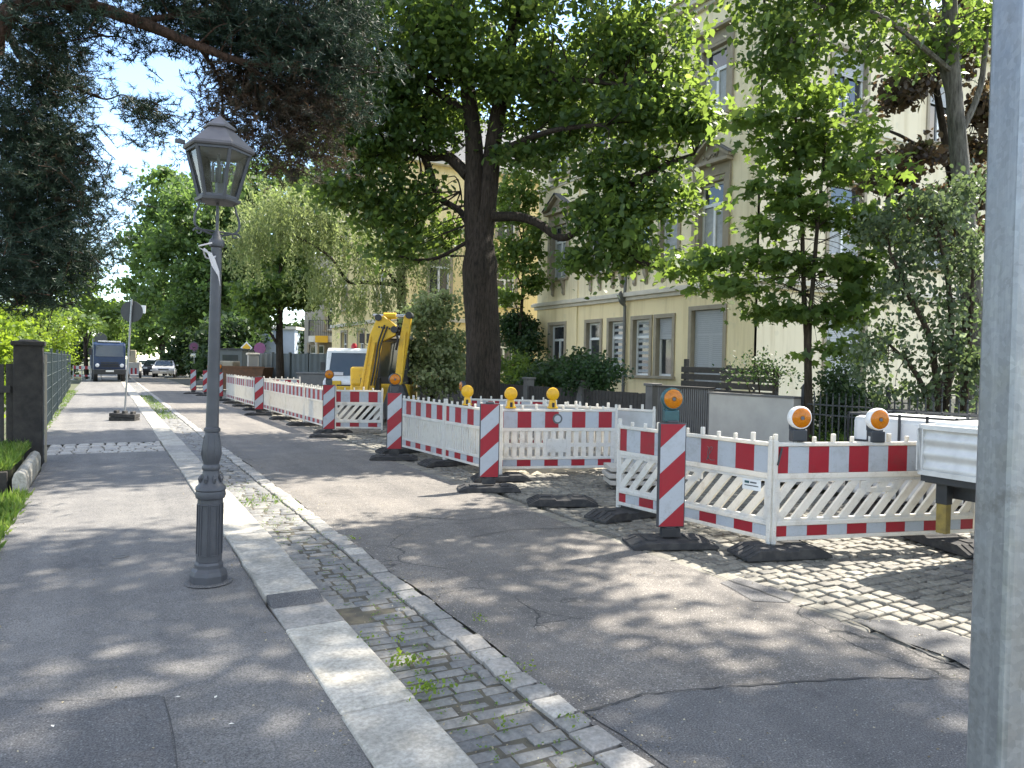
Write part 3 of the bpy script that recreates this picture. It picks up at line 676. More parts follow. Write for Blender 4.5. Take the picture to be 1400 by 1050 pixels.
# street tree behind the camera side, only its outer crown throws the dapple on the pavement
# ---- copper leaved tree
tb = Vector((13.6, 8.6, 0))
t = thing('copper_tree', 'small tree with dark copper red leaves in front of the pale end wall', 'tree', tb)
mb = MB(); limb(mb, [(0, 0, -.1), L_(1325, 420, 15.2), L_(1310, 300, 15), L_(1290, 180, 14.8), L_(1270, 60, 14.6)], .13, .05, 9, 6)
for e in ([L_(1318, 350, 15), L_(1260, 290, 14.5), L_(1220, 270, 14.4)], [L_(1300, 230, 15), L_(1240, 190, 14.5), L_(1190, 170, 14.2)], [L_(1280, 120, 14.7), L_(1210, 60, 14.5)]): limb(mb, e, .05, .015, 6, 5)
B = [(L_(px, py, d), r, n) for px, py, d, r, n in ((1310, 60, 14.6, (.8, .9, .9), 26), (1330, 170, 15, (.7, .8, .9), 24), (1235, 115, 14.3, (.55, .6, .4), 12), (1265, 60, 14.5, (.6, .6, .5), 12), (1240, 225, 14.4, (.6, .6, .35), 15), (1210, 250, 14.3, (.4, .5, .2), 7), (1320, 290, 15, (.7, .8, .8), 22), (1255, 290, 14.4, (.7, .6, .35), 18), (1215, 310, 14.2, (.4, .5, .25), 8), (1340, 0, 15, (.9, .9, .9), 20))]
pts, cen, att = clumps(B, 62, .3, .55); twigs(mb, cen, [c for c, r, n in B], .8, .012)
mb.build('trunk', 'bark_linden', t, smooth=50); leaves('crown', pts, .13, 'l_copper', t, 'leaf', .35, .3, att)
# ---- twin stem maple
tb = P(1106, 560, 12.2); tb.z = 0
t = thing('young_maple', 'young twin stemmed maple with large lobed leaves above the iron fence', 'tree', tb)
mb = MB()
s1 = [Vector((0, 0, -.1)), L_(1103, 480, 12.2), L_(1099, 400, 12.2), L_(1096, 300, 12.2), L_(1089, 190, 12.2), L_(1086, 90, 12.2)]
s2 = [Vector((.12, 0, -.1)), L_(1106, 470, 12.1), L_(1112, 380, 12), L_(1119, 290, 12), L_(1127, 215, 12), L_(1132, 130, 12)]
limb(mb, s1, .055, .015, 8, 6); limb(mb, s2, .05, .013, 8, 6)
nodes = smooth_path(s1, 4)[8:]+smooth_path(s2, 4)[8:]
B = [(L_(px, py, d), r, n) for px, py, d, r, n in (
  (1090, 130, 12.2, (.55, .6, .45), 26), (1040, 170, 12, (.4, .5, .25), 13), (1140, 180, 12, (.6, .6, .4), 28), (1080, 215, 12.2, (.5, .5, .3), 20), (1170, 235, 11.8, (.5, .5, .3), 17), (1045, 260, 12, (.35, .4, .2), 10), (1110, 275, 12, (.6, .6, .25), 18),
  (1160, 300, 11.9, (.55, .5, .2), 18), (1040, 310, 12, (.4, .4, .16), 11), (1020, 355, 12, (.5, .5, .14), 14), (960, 360, 12, (.45, .4, .1), 12), (1085, 365, 12.2, (.5, .5, .18), 14), (1160, 365, 11.9, (.6, .5, .2), 20), (1000, 395, 12, (.5, .4, .12), 14), (1070, 430, 12.2, (.5, .5, .16), 15),
  (1140, 430, 12, (.55, .5, .2), 18), (1040, 425, 12, (.3, .3, .1), 6), (1190, 400, 11.8, (.4, .4, .25), 12), (1150, 480, 12, (.35, .4, .15), 8), (1090, 70, 12.2, (.35, .35, .3), 9), (1200, 330, 11.9, (.4, .4, .3), 10))]
pts, cen, att = clumps(B, 16, .34, .34); twigs(mb, cen, nodes, .45, .008, .16)
mb.build('trunk', 'bark_stem', t, smooth=50); leaves('crown', pts, .15, 'l_maple', t, 'maple', .75, .15, att)
# ---- grey green shrubby tree in front of the fence at the right
tb = P(1290, 600, 11.2); tb.z = 0
t = thing('elder_shrub', 'tall grey green shrub with drooping sprays right of the maple', 'shrub', tb)
mb = MB(); nodes = []
for q in ([(0, 0, -.1), L_(1275, 480, 11), L_(1240, 400, 10.8), L_(1215, 340, 10.8)], [(.1, .1, -.1), L_(1300, 470, 11), L_(1295, 380, 11), L_(1280, 310, 11)], [(.15, -.1, -.1), L_(1325, 470, 11), L_(1330, 370, 11)], [(0, 0, -.1), L_(1262, 530, 11), L_(1215, 470, 10.8)], [(.2, 0, -.1), L_(1320, 560, 11), L_(1318, 430, 11)]):
    limb(mb, q, .06, .02, 7, 5); nodes += smooth_path(q, 4)[4:]
B = [(L_(px, py, d), r, n) for px, py, d, r, n in ((1270, 285, 11, (.5, .5, .3), 22), (1320, 270, 11, (.35, .5, .35), 16), (1220, 320, 10.9, (.45, .5, .3), 18), (1280, 350, 11, (.55, .5, .35), 20), (1335, 350, 11, (.3, .4, .4), 14), (1230, 400, 10.9, (.4, .4, .3), 14), (1290, 420, 11, (.45, .5, .35), 15),
   (1215, 470, 10.9, (.35, .4, .3), 12), (1275, 490, 11, (.4, .4, .3), 12), (1330, 480, 11, (.3, .4, .5), 14), (1185, 500, 10.9, (.3, .3, .25), 8), (1240, 540, 11, (.4, .4, .2), 9), (1325, 560, 11, (.25, .4, .35), 8))]
B = [(c, (r[0]*1.1, r[1], r[2]*1.05), max(4, int(n*.62))) for c, r, n in B]
pts, cen, att = clumps(B, 64, .23, .95); twigs(mb, cen, nodes, .9, .008, .12)
mb.build('stem', 'bark_stem', t, smooth=50); leaves('foliage', pts, .075, 'l_elder', t, 'leaf', .15, .9, att)
# ---- weeping pale tree
tb = Vector((9.6, 25.8, 0))
t = thing('weeping_tree', 'pale green weeping tree with hanging sprays behind the excavator', 'tree', tb)
mb = MB(); st = [(0, 0, -.1), L_(549, 430, 27.3), L_(548, 330, 27.3), L_(547, 240, 27.3), L_(545, 130, 27.3)]
limb(mb, st, .2, .1, 10, 6)
arms = [[L_(548, 390, 27.3), L_(500, 386, 26.5), L_(476, 385, 26), L_(450, 350, 25.5), L_(400, 320, 25)], [L_(548, 350, 27.3), L_(490, 345, 26.5), L_(440, 300, 26), L_(390, 275, 25)], [L_(548, 370, 27.3), L_(590, 352, 27), L_(640, 350, 27)],
        [L_(547, 290, 27.3), L_(480, 280, 26), L_(430, 250, 25.6)], [L_(548, 400, 27.3), L_(530, 372, 26), L_(505, 370, 25.5)], [L_(547, 300, 27.3), L_(610, 285, 27), L_(650, 280, 27)]]
nodes = []
for a in arms: limb(mb, a, .08, .03, 7, 5); nodes += smooth_path(a, 5)
ps = []; at_ = []
for px, py, d, wx, ln, n in ((360, 285, 25, .9, 1.6, 90), (410, 275, 25.5, 1.0, 1.9, 110), (460, 300, 26, .9, 2.0, 100), (505, 330, 26, .8, 1.9, 80), (340, 320, 25, .6, 1.8, 60), (440, 370, 25.5, .7, 1.7, 60), (490, 400, 26, .7, 1.5, 60), (380, 260, 25.5, .8, 1.0, 50), (560, 350, 27, .8, 1.8, 60), (600, 330, 27, .7, 1.6, 40), (530, 400, 26.5, .6, 1.2, 40), (460, 250, 26, .8, 1.2, 50), (580, 410, 27, .6, 1.2, 26)):
    c = np.array(L_(px, py, d))
    for i in range(n):
        a = c+RNG.normal(size=3)*np.array([wx, wx, .35])*.75; l = ln*RNG.uniform(.35, 1); m = int(28*l)+4; k = RNG.uniform(0, 1, m)
        sw = RNG.normal(size=3)*.12
        q = a[None]+np.stack([sw[0]*k, sw[1]*k, -l*k], 1)+RNG.normal(size=(m, 3))*.05
        ps.append(q); at_.append(np.clip(RNG.normal(.5+RNG.normal()*.13, .18, m), 0, 1))
pts = np.concatenate(ps); att = np.concatenate(at_)
mb.build('trunk', 'bark_linden', t, smooth=50); leaves('crown', pts, .13, 'l_willow', t, 'narrow', .1, 1.6, att)

# ---- other trees of the street
GT = 'street trees along the right side'
def blobs(lst): return [(P(px, py, d), r, n) for px, py, d, r, n in lst]
q = P(383, 540, 36); q.z = 0
simple_tree('street_tree', 'dark crowned tree with slim trunk growing before the grey sheet fence', q, 8, .26, blobs([(385, 400, 36, (1.9, 1.6, 1.0), 40), (345, 410, 36, (1.2, 1.4, .9), 22), (420, 390, 36, (1.1, 1.4, .9), 24), (380, 340, 36, (1.8, 1.8, 1.1), 36), (400, 280, 36, (1.6, 1.6, 1.2), 24), (350, 440, 35, (.6, .8, .4), 7)]), .24, 'l_linden', per=60, spread=.5, group=GT)
q = P(287, 540, 55); q.z = 0
simple_tree('street_tree', 'tall leafy tree with grey trunk just left of the lantern post shaft', q, 12, .33, blobs([(290, 390, 55, (3, 2.6, 2.4), 60), (250, 350, 56, (2.8, 2.4, 2.4), 54), (320, 330, 55, (2.6, 2.4, 2.4), 44), (280, 280, 55, (2.8, 2.6, 2.2), 44), (330, 430, 54, (1.4, 1.6, 1.0), 14), (255, 430, 55, (1.8, 1.6, 1), 18)]), .34, 'l_far', per=60, spread=.85, group=GT)
q = P(245, 540, 72); q.z = 0
simple_tree('street_tree', 'broad bright crowned tree standing above the parked cars', q, 15, .42, blobs([(240, 400, 72, (3.6, 3, 2.6), 56), (205, 340, 73, (3, 3, 2.6), 48), (245, 300, 72, (3.4, 3, 2.6), 50), (200, 420, 74, (2.2, 2.2, 1.8), 24), (270, 440, 71, (2, 2, 1.2), 18), (235, 255, 72, (2.2, 2.4, 1.6), 24), (185, 380, 75, (1.6, 1.8, 1.8), 18)]), .42, 'l_far', per=55, spread=1.0, group=GT)
q = P(222, 540, 95); q.z = 0
simple_tree('street_tree', 'distant tree filling the gap beyond the parked cars', q, 14, .4, blobs([(205, 450, 95, (4, 3, 2.6), 50), (230, 430, 96, (4, 3, 3), 50), (185, 440, 98, (3, 3, 3), 40), (260, 440, 94, (4, 3, 3), 40), (185, 475, 99, (2, 2, 1.2), 16)]), .5, 'l_far', per=45, spread=1.1, group=GT)
for i, (px, d, lab, py) in enumerate(((300, 70, 'shaded tree filling the space behind the priority road sign', 420), (330, 62, 'tree behind the round violet sign, dark under its crown', 400), (360, 60, 'deep green tree rising behind the blue grey sheeting', 380), (440, 58, 'tree crown above the balcony with the yellow board', 360))):
    q = P(px, 540, d); q.z = 0
    simple_tree('garden_tree', lab, q, 10, .3, blobs([(px-12, py, d, (3, 2.5, 2.6), 50), (px+25, py-60, d, (3, 2.5, 2.6), 46), (px-10, py-130, d, (3, 2.6, 2.6), 40)]+([(px, py+55, d, (2.4, 2, 1.2), 22)] if i == 0 else [])), .38, 'l_far', per=50, spread=.95, group='trees in the gardens behind the right side')
q = P(712, 540, 29); q.z = 0
simple_tree('garden_tree', 'bright green tree glowing between the linden trunk and the yellow house corner', q, 6.5, .12, blobs([(700, 290, 29, (.9, .9, 1.0), 20), (720, 330, 28.5, (.6, .8, .9), 18), (715, 260, 29, (.7, .8, .8), 16), (690, 350, 29, (.7, .8, .8), 16), (725, 380, 28.5, (.45, .6, .6), 10), (700, 405, 29, (.6, .6, .5), 8)]), .17, 'l_maple', bark='bark_stem', per=60, spread=.42, group='trees in the gardens behind the right side')
GL = 'trees and bushes on the left side'
q = P(118, 540, 52); q.z = 0
simple_tree('garden_tree', 'tree with grey green crown over the wire fence on the left', q, 6, .2, blobs([(110, 400, 50, (1.8, 2, 1.6), 34), (130, 425, 54, (1.5, 1.8, 1.2), 26), (95, 440, 46, (1.6, 1.6, 1.2), 22), (140, 455, 60, (1.6, 2, 1.2), 18), (100, 375, 48, (1.2, 1.4, 1.0), 16)]), .26, 'l_maple', per=60, spread=.6, group=GL)
q = P(150, 540, 110); q.z = 0
simple_tree('garden_tree', 'light green far tree closing the street behind the blue lorry', q, 9, .3, blobs([(150, 440, 110, (4, 3, 3), 50), (125, 430, 112, (4, 3, 3), 40), (170, 455, 115, (3, 3, 2.4), 30), (150, 475, 112, (4, 3, 1.6), 24)]), .5, 'l_bright', per=50, spread=1.1, group=GL)
GBU = 'bright bushes behind the left wire fence'
for px, d, top, mat, lab in ((14, 17, 425, 'l_bright', 'clipped yellow green bush nearest the dark gate pillar'), (45, 24, 400, 'l_bright', 'bright yellow green bush rising behind the dark gate pillar'), (80, 32, 385, 'l_maple', 'green bush with pale highlights over the wire fence'), (98, 42, 420, 'l_bright', 'small bright bush at the far end of the wire fence')):
    q = P(px-6, 520, d); q.z = 0; q.x -= .75
    t = thing('garden_bush', lab, 'bush', q, 0, GBU); mb = MB(); h = P(px, top, d).z; nodes = []
    for k in range(6):
        a = k*1.05; e = Vector((math.cos(a)*.7, math.sin(a)*.7, h*.75)); limb(mb, [(0, 0, -.1), e*.5+Vector((0, 0, .2)), e], .035, .01, 6, 4); nodes.append(e)
    B = [(Vector((0, 0, h*.72)), (1.15, 1.2, h*.25), 52), (Vector((-.6, .2, h*.5)), (1.1, 1.2, h*.3), 42), (Vector((.2, -.2, h*.35)), (.9, .9, h*.25), 30), (Vector((-1.6, .2, h*.55)), (1, 1.2, h*.3), 36)]
    pts, cen, att = clumps(B, 60, .34, .7); twigs(mb, cen, nodes, .3, .01, .1)
    mb.build('stem', 'bark_stem', t, smooth=50); leaves('foliage', pts, .10, mat, t, 'leaf', .35, .2, att)

def bush(label, px, py_base, d, blist, mat, leaf, per=60, spread=.26, shape='leaf', cat='bush', group=None, name='garden_bush', up=.3, droop=.3):
    q = P(px, py_base, d); q.z = 0
    t = thing(name, label, cat, q, 0, group); mb = MB()
    loc = [(P(a, b, dd)-q, r, n) for a, b, dd, r, n in blist]
    for c, r, n in loc: limb(mb, [(0, 0, -.05), Vector((c.x*.3, c.y*.3, c.z*.55)), c], .03, .008, 6, 4, 0)
    pts, cen, att = clumps(loc, per, spread, .75); twigs(mb, cen, [c for c, r, n in loc], .7, .007, .1)
    mb.build('stem', 'bark_stem', t, smooth=50); leaves('foliage', pts, leaf, mat, t, shape, up, droop, att)
    return t
GB = 'bushes in front of the yellow house'
bush('dark green bush before the first ground floor window', 765, 560, 21, [(765, 510, 21, (.7, .6, .35), 30), (790, 500, 21, (.5, .5, .3), 18), (745, 515, 21.5, (.5, .5, .3), 16)], 'l_bush', .10, group=GB)
bush('round dark bush between the window group and the dark plank fence', 805, 560, 18, [(805, 520, 18, (.55, .5, .4), 34), (830, 510, 18, (.35, .4, .3), 14), (785, 512, 18, (.4, .4, .3), 14)], 'l_ivy', .085, group=GB)
bush('wispy half bare shrub above the pale concrete block', 1042, 560, 13.7, [(1035, 500, 13.7, (.35, .35, .2), 14), (1065, 515, 13.7, (.3, .3, .15), 12), (1015, 510, 13.7, (.25, .3, .12), 8)], 'l_bush', .05, per=26, spread=.2, group=GB)
bush('dense dark green bush behind the iron fence under the maple', 1140, 600, 12.9, [(1145, 560, 12.9, (.4, .4, .28), 22), (1165, 550, 12.9, (.5, .4, .3), 26), (1140, 590, 12.9, (.6, .4, .2), 22), (1190, 580, 12.9, (.4, .4, .25), 16), (1150, 520, 13, (.4, .4, .2), 12)], 'l_bush', .06, per=90, spread=.22, group=GB)
bush('low green ground bush showing through the iron fence bars', 1150, 620, 12.3, [(1150, 610, 12.3, (.7, .4, .16), 24), (1135, 612, 12.4, (.35, .4, .15), 14), (1200, 612, 11.6, (.5, .4, .15), 14)], 'l_maple', .055, per=80, spread=.18, group=GB)
bush('flowering pale shrub left of the linden trunk', 590, 560, 21, [(585, 440, 21, (.6, .6, .6), 26), (610, 480, 21, (.7, .7, .6), 34), (570, 490, 21, (.7, .7, .5), 28), (605, 520, 20.5, (.8, .7, .4), 30), (600, 420, 21, (.5, .5, .4), 12), (565, 420, 21.5, (.4, .5, .5), 10)], 'l_pale', .11, per=60, spread=.3, group=GB, name='garden_shrub', droop=.5)
bush('green bush at the foot of the yellow house beyond, right of the linden trunk', 705, 560, 24, [(700, 500, 24, (.6, .6, .4), 22), (720, 515, 23, (.6, .6, .35), 20), (690, 530, 22.5, (.6, .6, .3), 16)], 'l_maple', .1, group=GB)
bush('dark ivy clad column at the far corner of the yellow house', 714, 560, 29.5, [(712, 455, 29.5, (.7, .6, .6), 40), (722, 480, 29, (.5, .5, .7), 26), (706, 440, 29.5, (.5, .5, .4), 20), (726, 510, 28.5, (.45, .5, .5), 20)], 'l_ivy', .12, per=80, spread=.32, group=GB, name='ivy_bush')

for px, d, top, lab in ((318, 50, 425, 'dark hedge bush behind the site container'), (296, 62, 430, 'hedge bush filling the gap right of the parked cars'), (262, 66, 440, 'dark bush under the trees beside the farthest beacon'), (392, 54, 440, 'dense bush behind the sheet fence'), (420, 56, 430, 'dense bush left of the balcony house'), (84, 62, 455, 'dark hedge bush beyond the wire fence left of the lorry'), (60, 58, 450, 'hedge bush behind the bright bushes on the left')):
    q = P(px, 540, d); q.z = 0; h = P(px, top, d).z
    t = thing('hedge_bush', lab, 'bush', q, 0, 'hedges far along the street'); mb = MB()
    for k in range(4): limb(mb, [(0, 0, -.1), (random.uniform(-.6, .6), random.uniform(-.6, .6), h*.4), (random.uniform(-1.4, 1.4), random.uniform(-1, 1), h*.8)], .06, .02, 5, 3)
    pts, cen, att = clumps([(Vector((0, 0, h*.62)), (2.0, 1.4, h*.32), 60), (Vector((-.6, 0, h*.28)), (2.0, 1.2, h*.25), 40)], 50, .55, .8)
    mb.build('stem', 'bark_stem', t, smooth=50); leaves('foliage', pts, .3, 'l_bush', t, 'quad', .3, 0, att)
# ---- pine, its trunk outside the picture on the left
tb = Vector((-3.6, 7.6, 0))
t = thing('pine_tree', 'dark pine reaching over the pavement from the left', 'tree', tb)
mb = MB(); limb(mb, [(0, 0, -.1), (.05, 0, 2), (0, .1, 5), (.1, 0, 8), (.1, .1, 10)], .24, .1, 12, 6)
arms = [([Vector((0, .05, 4.4)), L_(-60, 60, 7.4), L_(20, 8, 7.6), L_(110, 6, 7.9), L_(190, 30, 8.1), L_(270, 62, 8.3), L_(330, 84, 8.6), L_(400, 92, 9)], .11, .03),
        ([Vector((0, .05, 3.6)), L_(-40, 90, 8.2), L_(-5, 32, 8.4), L_(14, 52, 8.6), L_(26, 78, 8.8)], .07, .035), ([L_(14, 52, 8.6), L_(35, 95, 8.9), L_(60, 140, 9)], .03, .012), ([Vector((0, .1, 3.0)), L_(-60, 200, 8.6), L_(30, 200, 9), L_(110, 200, 9.3)], .06, .015),
        ([Vector((0, .1, 2.4)), L_(-60, 330, 8.8), L_(30, 310, 9.2), L_(100, 340, 9.6)], .05, .012), ([L_(80, 110, 9.1), L_(140, 135, 9.2), L_(170, 130, 9.2), L_(205, 150, 9.2)], .015, .006), ([L_(190, 30, 8.1), L_(250, 20, 8.3), L_(320, 15, 8.6), L_(420, 30, 9)], .04, .012),
        ([L_(270, 62, 8.3), L_(300, 110, 8.8), L_(305, 170, 9)], .025, .01), ([L_(330, 84, 8.6), L_(390, 130, 9), L_(420, 180, 9.2)], .025, .01), ([L_(90, 8, 7.9), L_(130, 45, 8.2), L_(160, 50, 8.3)], .02, .008),
        ([Vector((0, .05, 5.2)), L_(60, -60, 7.6), L_(240, -50, 8.2), L_(380, -40, 8.8)], .07, .02)]
nodes = []
for a, r0, r1 in arms: limb(mb, a, r0, r1, 8, 6, .05); nodes += smooth_path(a, 4)
def needles(blist, dens, brown):
    base = []; dirs = []
    for px, py, d, r, n in blist:
        c = np.array(L_(px, py, d)); nn = int(n*dens)
        k = max(3, nn//9)
        cl = c+RNG.normal(size=(k, 3))*np.array(r)*.55
        for q in cl:
            m = nn//k+1
            base.append(q+RNG.normal(size=(m, 3))*np.array([.17, .17, .09])); dd = RNG.normal(size=(m, 3)); dd[:, 2] = dd[:, 2]*.6+.25; dirs.append(dd)
    b = np.concatenate(base); dd = np.concatenate(dirs); dd /= np.linalg.norm(dd, axis=1)[:, None]
    return b, dd
def needle_mesh(name, b, dd, mat, per=26, ln=.085):
    n = len(b); k = RNG.uniform(0, 1, (n, per)); q = RNG.normal(size=(n, per, 3))
    root = b[:, None]+dd[:, None]*(k[..., None]-.5)*.17
    v = q+dd[:, None]*1.1; v /= np.linalg.norm(v, axis=2)[..., None]
    s = np.cross(v, RNG.normal(size=v.shape)); s /= np.linalg.norm(s, axis=2)[..., None]
    L = ln*RNG.uniform(.6, 1.2, (n, per, 1)); wd = .0045
    co = np.stack([root-s*wd, root+s*wd, root+v*L], 2).reshape(-1, 3)
    at_ = np.clip(np.repeat(RNG.normal(.5, .2, n), per)+RNG.normal(0, .12, n*per), 0, 1)
    return arrmesh(name, co, 3, mat, at_, t)
green = [(50, 130, 8.9, (.5, .6, .3), 95), (85, 105, 9.1, (.28, .5, .2), 28), (20, 180, 8.8, (.5, .6, .35), 130), (80, 205, 9.2, (.38, .5, .3), 100), (35, 260, 9, (.55, .6, .4), 190), (100, 255, 9.3, (.3, .5, .25), 70), (70, 310, 9.3, (.6, .6, .35), 180), (20, 350, 9, (.5, .6, .35), 160), (100, 355, 9.6, (.35, .5, .2), 60), (25, 400, 9.2, (.4, .5, .18), 60), (60, 385, 9.4, (.4, .5, .18), 50), (55, 90, 8.8, (.4, .5, .2), 60),
         (195, 150, 9.2, (.2, .2, .07), 22), (215, 165, 9.2, (.13, .2, .1), 16), (205, 185, 9.2, (.1, .1, .05), 6), (185, 65, 8.4, (.14, .2, .1), 14), (140, 22, 8.1, (.25, .3, .08), 16), (100, 20, 8, (.35, .3, .12), 36), (40, 30, 7.8, (.4, .4, .15), 46), (70, 60, 8.2, (.35, .4, .15), 40), (230, 8, 8.4, (.4, .4, .16), 55), (300, 20, 8.7, (.5, .5, .25), 100), (360, 40, 9, (.5, .5, .28), 130), (420, 50, 9.2, (.5, .5, .28), 130), (455, 90, 9.3, (.4, .5, .25), 100), (400, 110, 9.2, (.45, .5, .25), 100), (340, 60, 8.8, (.4, .4, .2), 60), (300, -30, 8.6, (.8, .6, .2), 100), (420, -20, 9, (.6, .6, .25), 100), (475, 20, 9.4, (.3, .4, .25), 55), (470, 150, 9.4, (.25, .4, .2), 40), (270, 45, 8.5, (.3, .3, .1), 30), (120, -40, 8, (.8, .6, .2), 80)]
brown = [(320, 110, 9, (.35, .4, .2), 70), (370, 130, 9.2, (.45, .4, .22), 100), (420, 155, 9.3, (.4, .4, .22), 80), (310, 160, 9, (.22, .3, .16), 34), (330, 200, 9.2, (.25, .3, .2), 36), (390, 190, 9.3, (.35, .4, .22), 60), (430, 210, 9.4, (.25, .3, .2), 36), (380, 235, 9.4, (.2, .3, .14), 20), (290, 210, 9.1, (.12, .2, .12), 10), (60, 240, 9, (.4, .5, .3), 26)]
b, dd = needles(green, 4.2, 0); needle_mesh('crown', b, dd, 'l_pine'); nb = b
b2, dd2 = needles(brown, 3.4, 1); needle_mesh('crown', b2, dd2, 'l_pinebrown')
for q, v in list(zip(nb, dd))[::7]+list(zip(b2, dd2))[::5]:
    mb.tube([q-v*.14, q+v*.02, q+v*.09], [.006, .005, .003], 4, 0, False)
twigs(mb, nb[::30], nodes, 1, .011, .1); twigs(mb, b2[::22], nodes, 1, .010, .1)
mb.build('trunk', 'bark_pine', t, smooth=50)

# ---- grass and weeds
def grass_obj(name, label, rects, n, h, cat='grass'):
    ps = []
    for x0, x1, y0, y1, z in rects:
        k = int(n*(x1-x0)*(y1-y0)); ps.append(np.stack([RNG.uniform(x0, x1, k), RNG.uniform(y0, y1, k), np.full(k, z)], 1))
    p = np.concatenate(ps); n_ = len(p); a = RNG.uniform(0, 2*np.pi, n_); d = np.stack([np.cos(a), np.sin(a), np.zeros(n_)], 1); L = h*RNG.uniform(.5, 1.3, n_)
    lean = RNG.normal(size=(n_, 3))*.35; lean[:, 2] = 1; lean /= np.linalg.norm(lean, axis=1)[:, None]
    co = np.stack([p-d*.004, p+d*.004, p+lean*L[:, None]*.6+d*.003, p+lean*L[:, None]+RNG.normal(size=(n_, 3))*.02], 1).reshape(-1, 3)
    return tag(arrmesh(name, co, 4, 'grass', RNG.uniform(0, 1, n_)), label, cat, kind='stuff')
grass_obj('grass', 'rough green grass along the left pavement edge', [(-2.6, -.76, 2, 10.1, .0), (-2.2, -.95, 10.4, 12.8, .3)], 2600, .13)
grass_obj('grass', 'low grass growing in the far gutter', [(1.34, 1.84, 8.7, 9.3, -.01), (1.36, 1.80, 22, 36, -.01), (-1.5, -1.05, 16, 40, .06)], 260, .045)
def weed(x, y, z, label, s=.09, n=16):
    pts = np.array([x, y, z+.02])+RNG.normal(size=(n, 3))*np.array([s, s, s*.3])*.5
    pts[:, 2] = np.abs(pts[:, 2]-z)+z+.012
    o = leaves('weed', pts, .026 if s > .08 else .018, 'l_bright', None, 'quad', .6, 0); return tag(o, label, 'weed', 'weeds in the stone joints')
wg = [G(583, 950), G(540, 905), G(545, 880), G(505, 877), G(560, 910), G(690, 995), G(720, 920), G(655, 850), G(780, 990), G(700, 935), G(480, 740), G(410, 700)]
wl = ['largest leafy weed in the gutter setts near the kerb', 'small weed sprouting from the gutter near the pale kerb slab', 'weed tuft in a gutter joint beside bare stone', 'leafy sprig beside the sunken gutter corner', 'weed sprouting mid gutter above the largest weed', 'weed at the bottom of the gutter near the edging stones', 'weed on the crumbling asphalt edge beside the edging', 'weed in the asphalt crack halfway along the edging', 'weed on the asphalt edge nearest the viewer', 'weed between two edging stones low in the photo', 'tiny weed farther along the asphalt edge', 'weed tuft farthest along the gutter edging']
for p, l in zip(wg, wl): weed(p.x, p.y, 0, l, .10 if 'largest' in l else .055, 60 if 'largest' in l else 22)

# dry bits: bud scales, blossom and leaf scraps that collect along joints and edges
ps = []
for x0, x1, y0, y1, n, z in ((1.34, 1.84, 1.5, 12, 900, .004), (1.98, 2.2, 1.5, 14, 650, .006), (.82, .97, 1.5, 12, 330, None), (2.2, 4.2, 1.5, 14, 420, .007), (-.75, .85, 2, 13, 260, None), (4.25, 4.5, 1, 14, 500, .0), (4.5, 7.5, 1, 14, 700, .0)):
    for i in range(n):
        x = random.uniform(x0, x1); y_ = y0+(y1-y0)*random.random()**1.4; ps.append((x, y_, (wz(y_)+.008) if z is None else z+.003))
pts = np.array(ps); n_ = len(pts)
lo_ = leaves('leaf_litter', pts, .011, 'litter', None, 'quad', 2.5, 0, RNG.uniform(0, 1, n_), .6); tag(lo_, 'dry blossom and leaf scraps scattered over road, gutter and pavement', 'litter', kind='stuff')
ps = []
for i in range(420):
    ps.append((random.uniform(1.34, 2.0), 1.6+9*random.random()**1.2, -.006))
pts = np.repeat(np.array(ps), 5, 0)+RNG.normal(size=(2100, 3))*np.array([.012, .012, .004]); pts[:, 2] = np.abs(pts[:, 2]+.006)-.002
mo = leaves('moss', pts, .013, 'grass', None, 'quad', 1.5, 0, RNG.uniform(0, .7, 2100), .5); tag(mo, 'moss and tiny seedlings in the gutter joints', 'moss', kind='stuff')
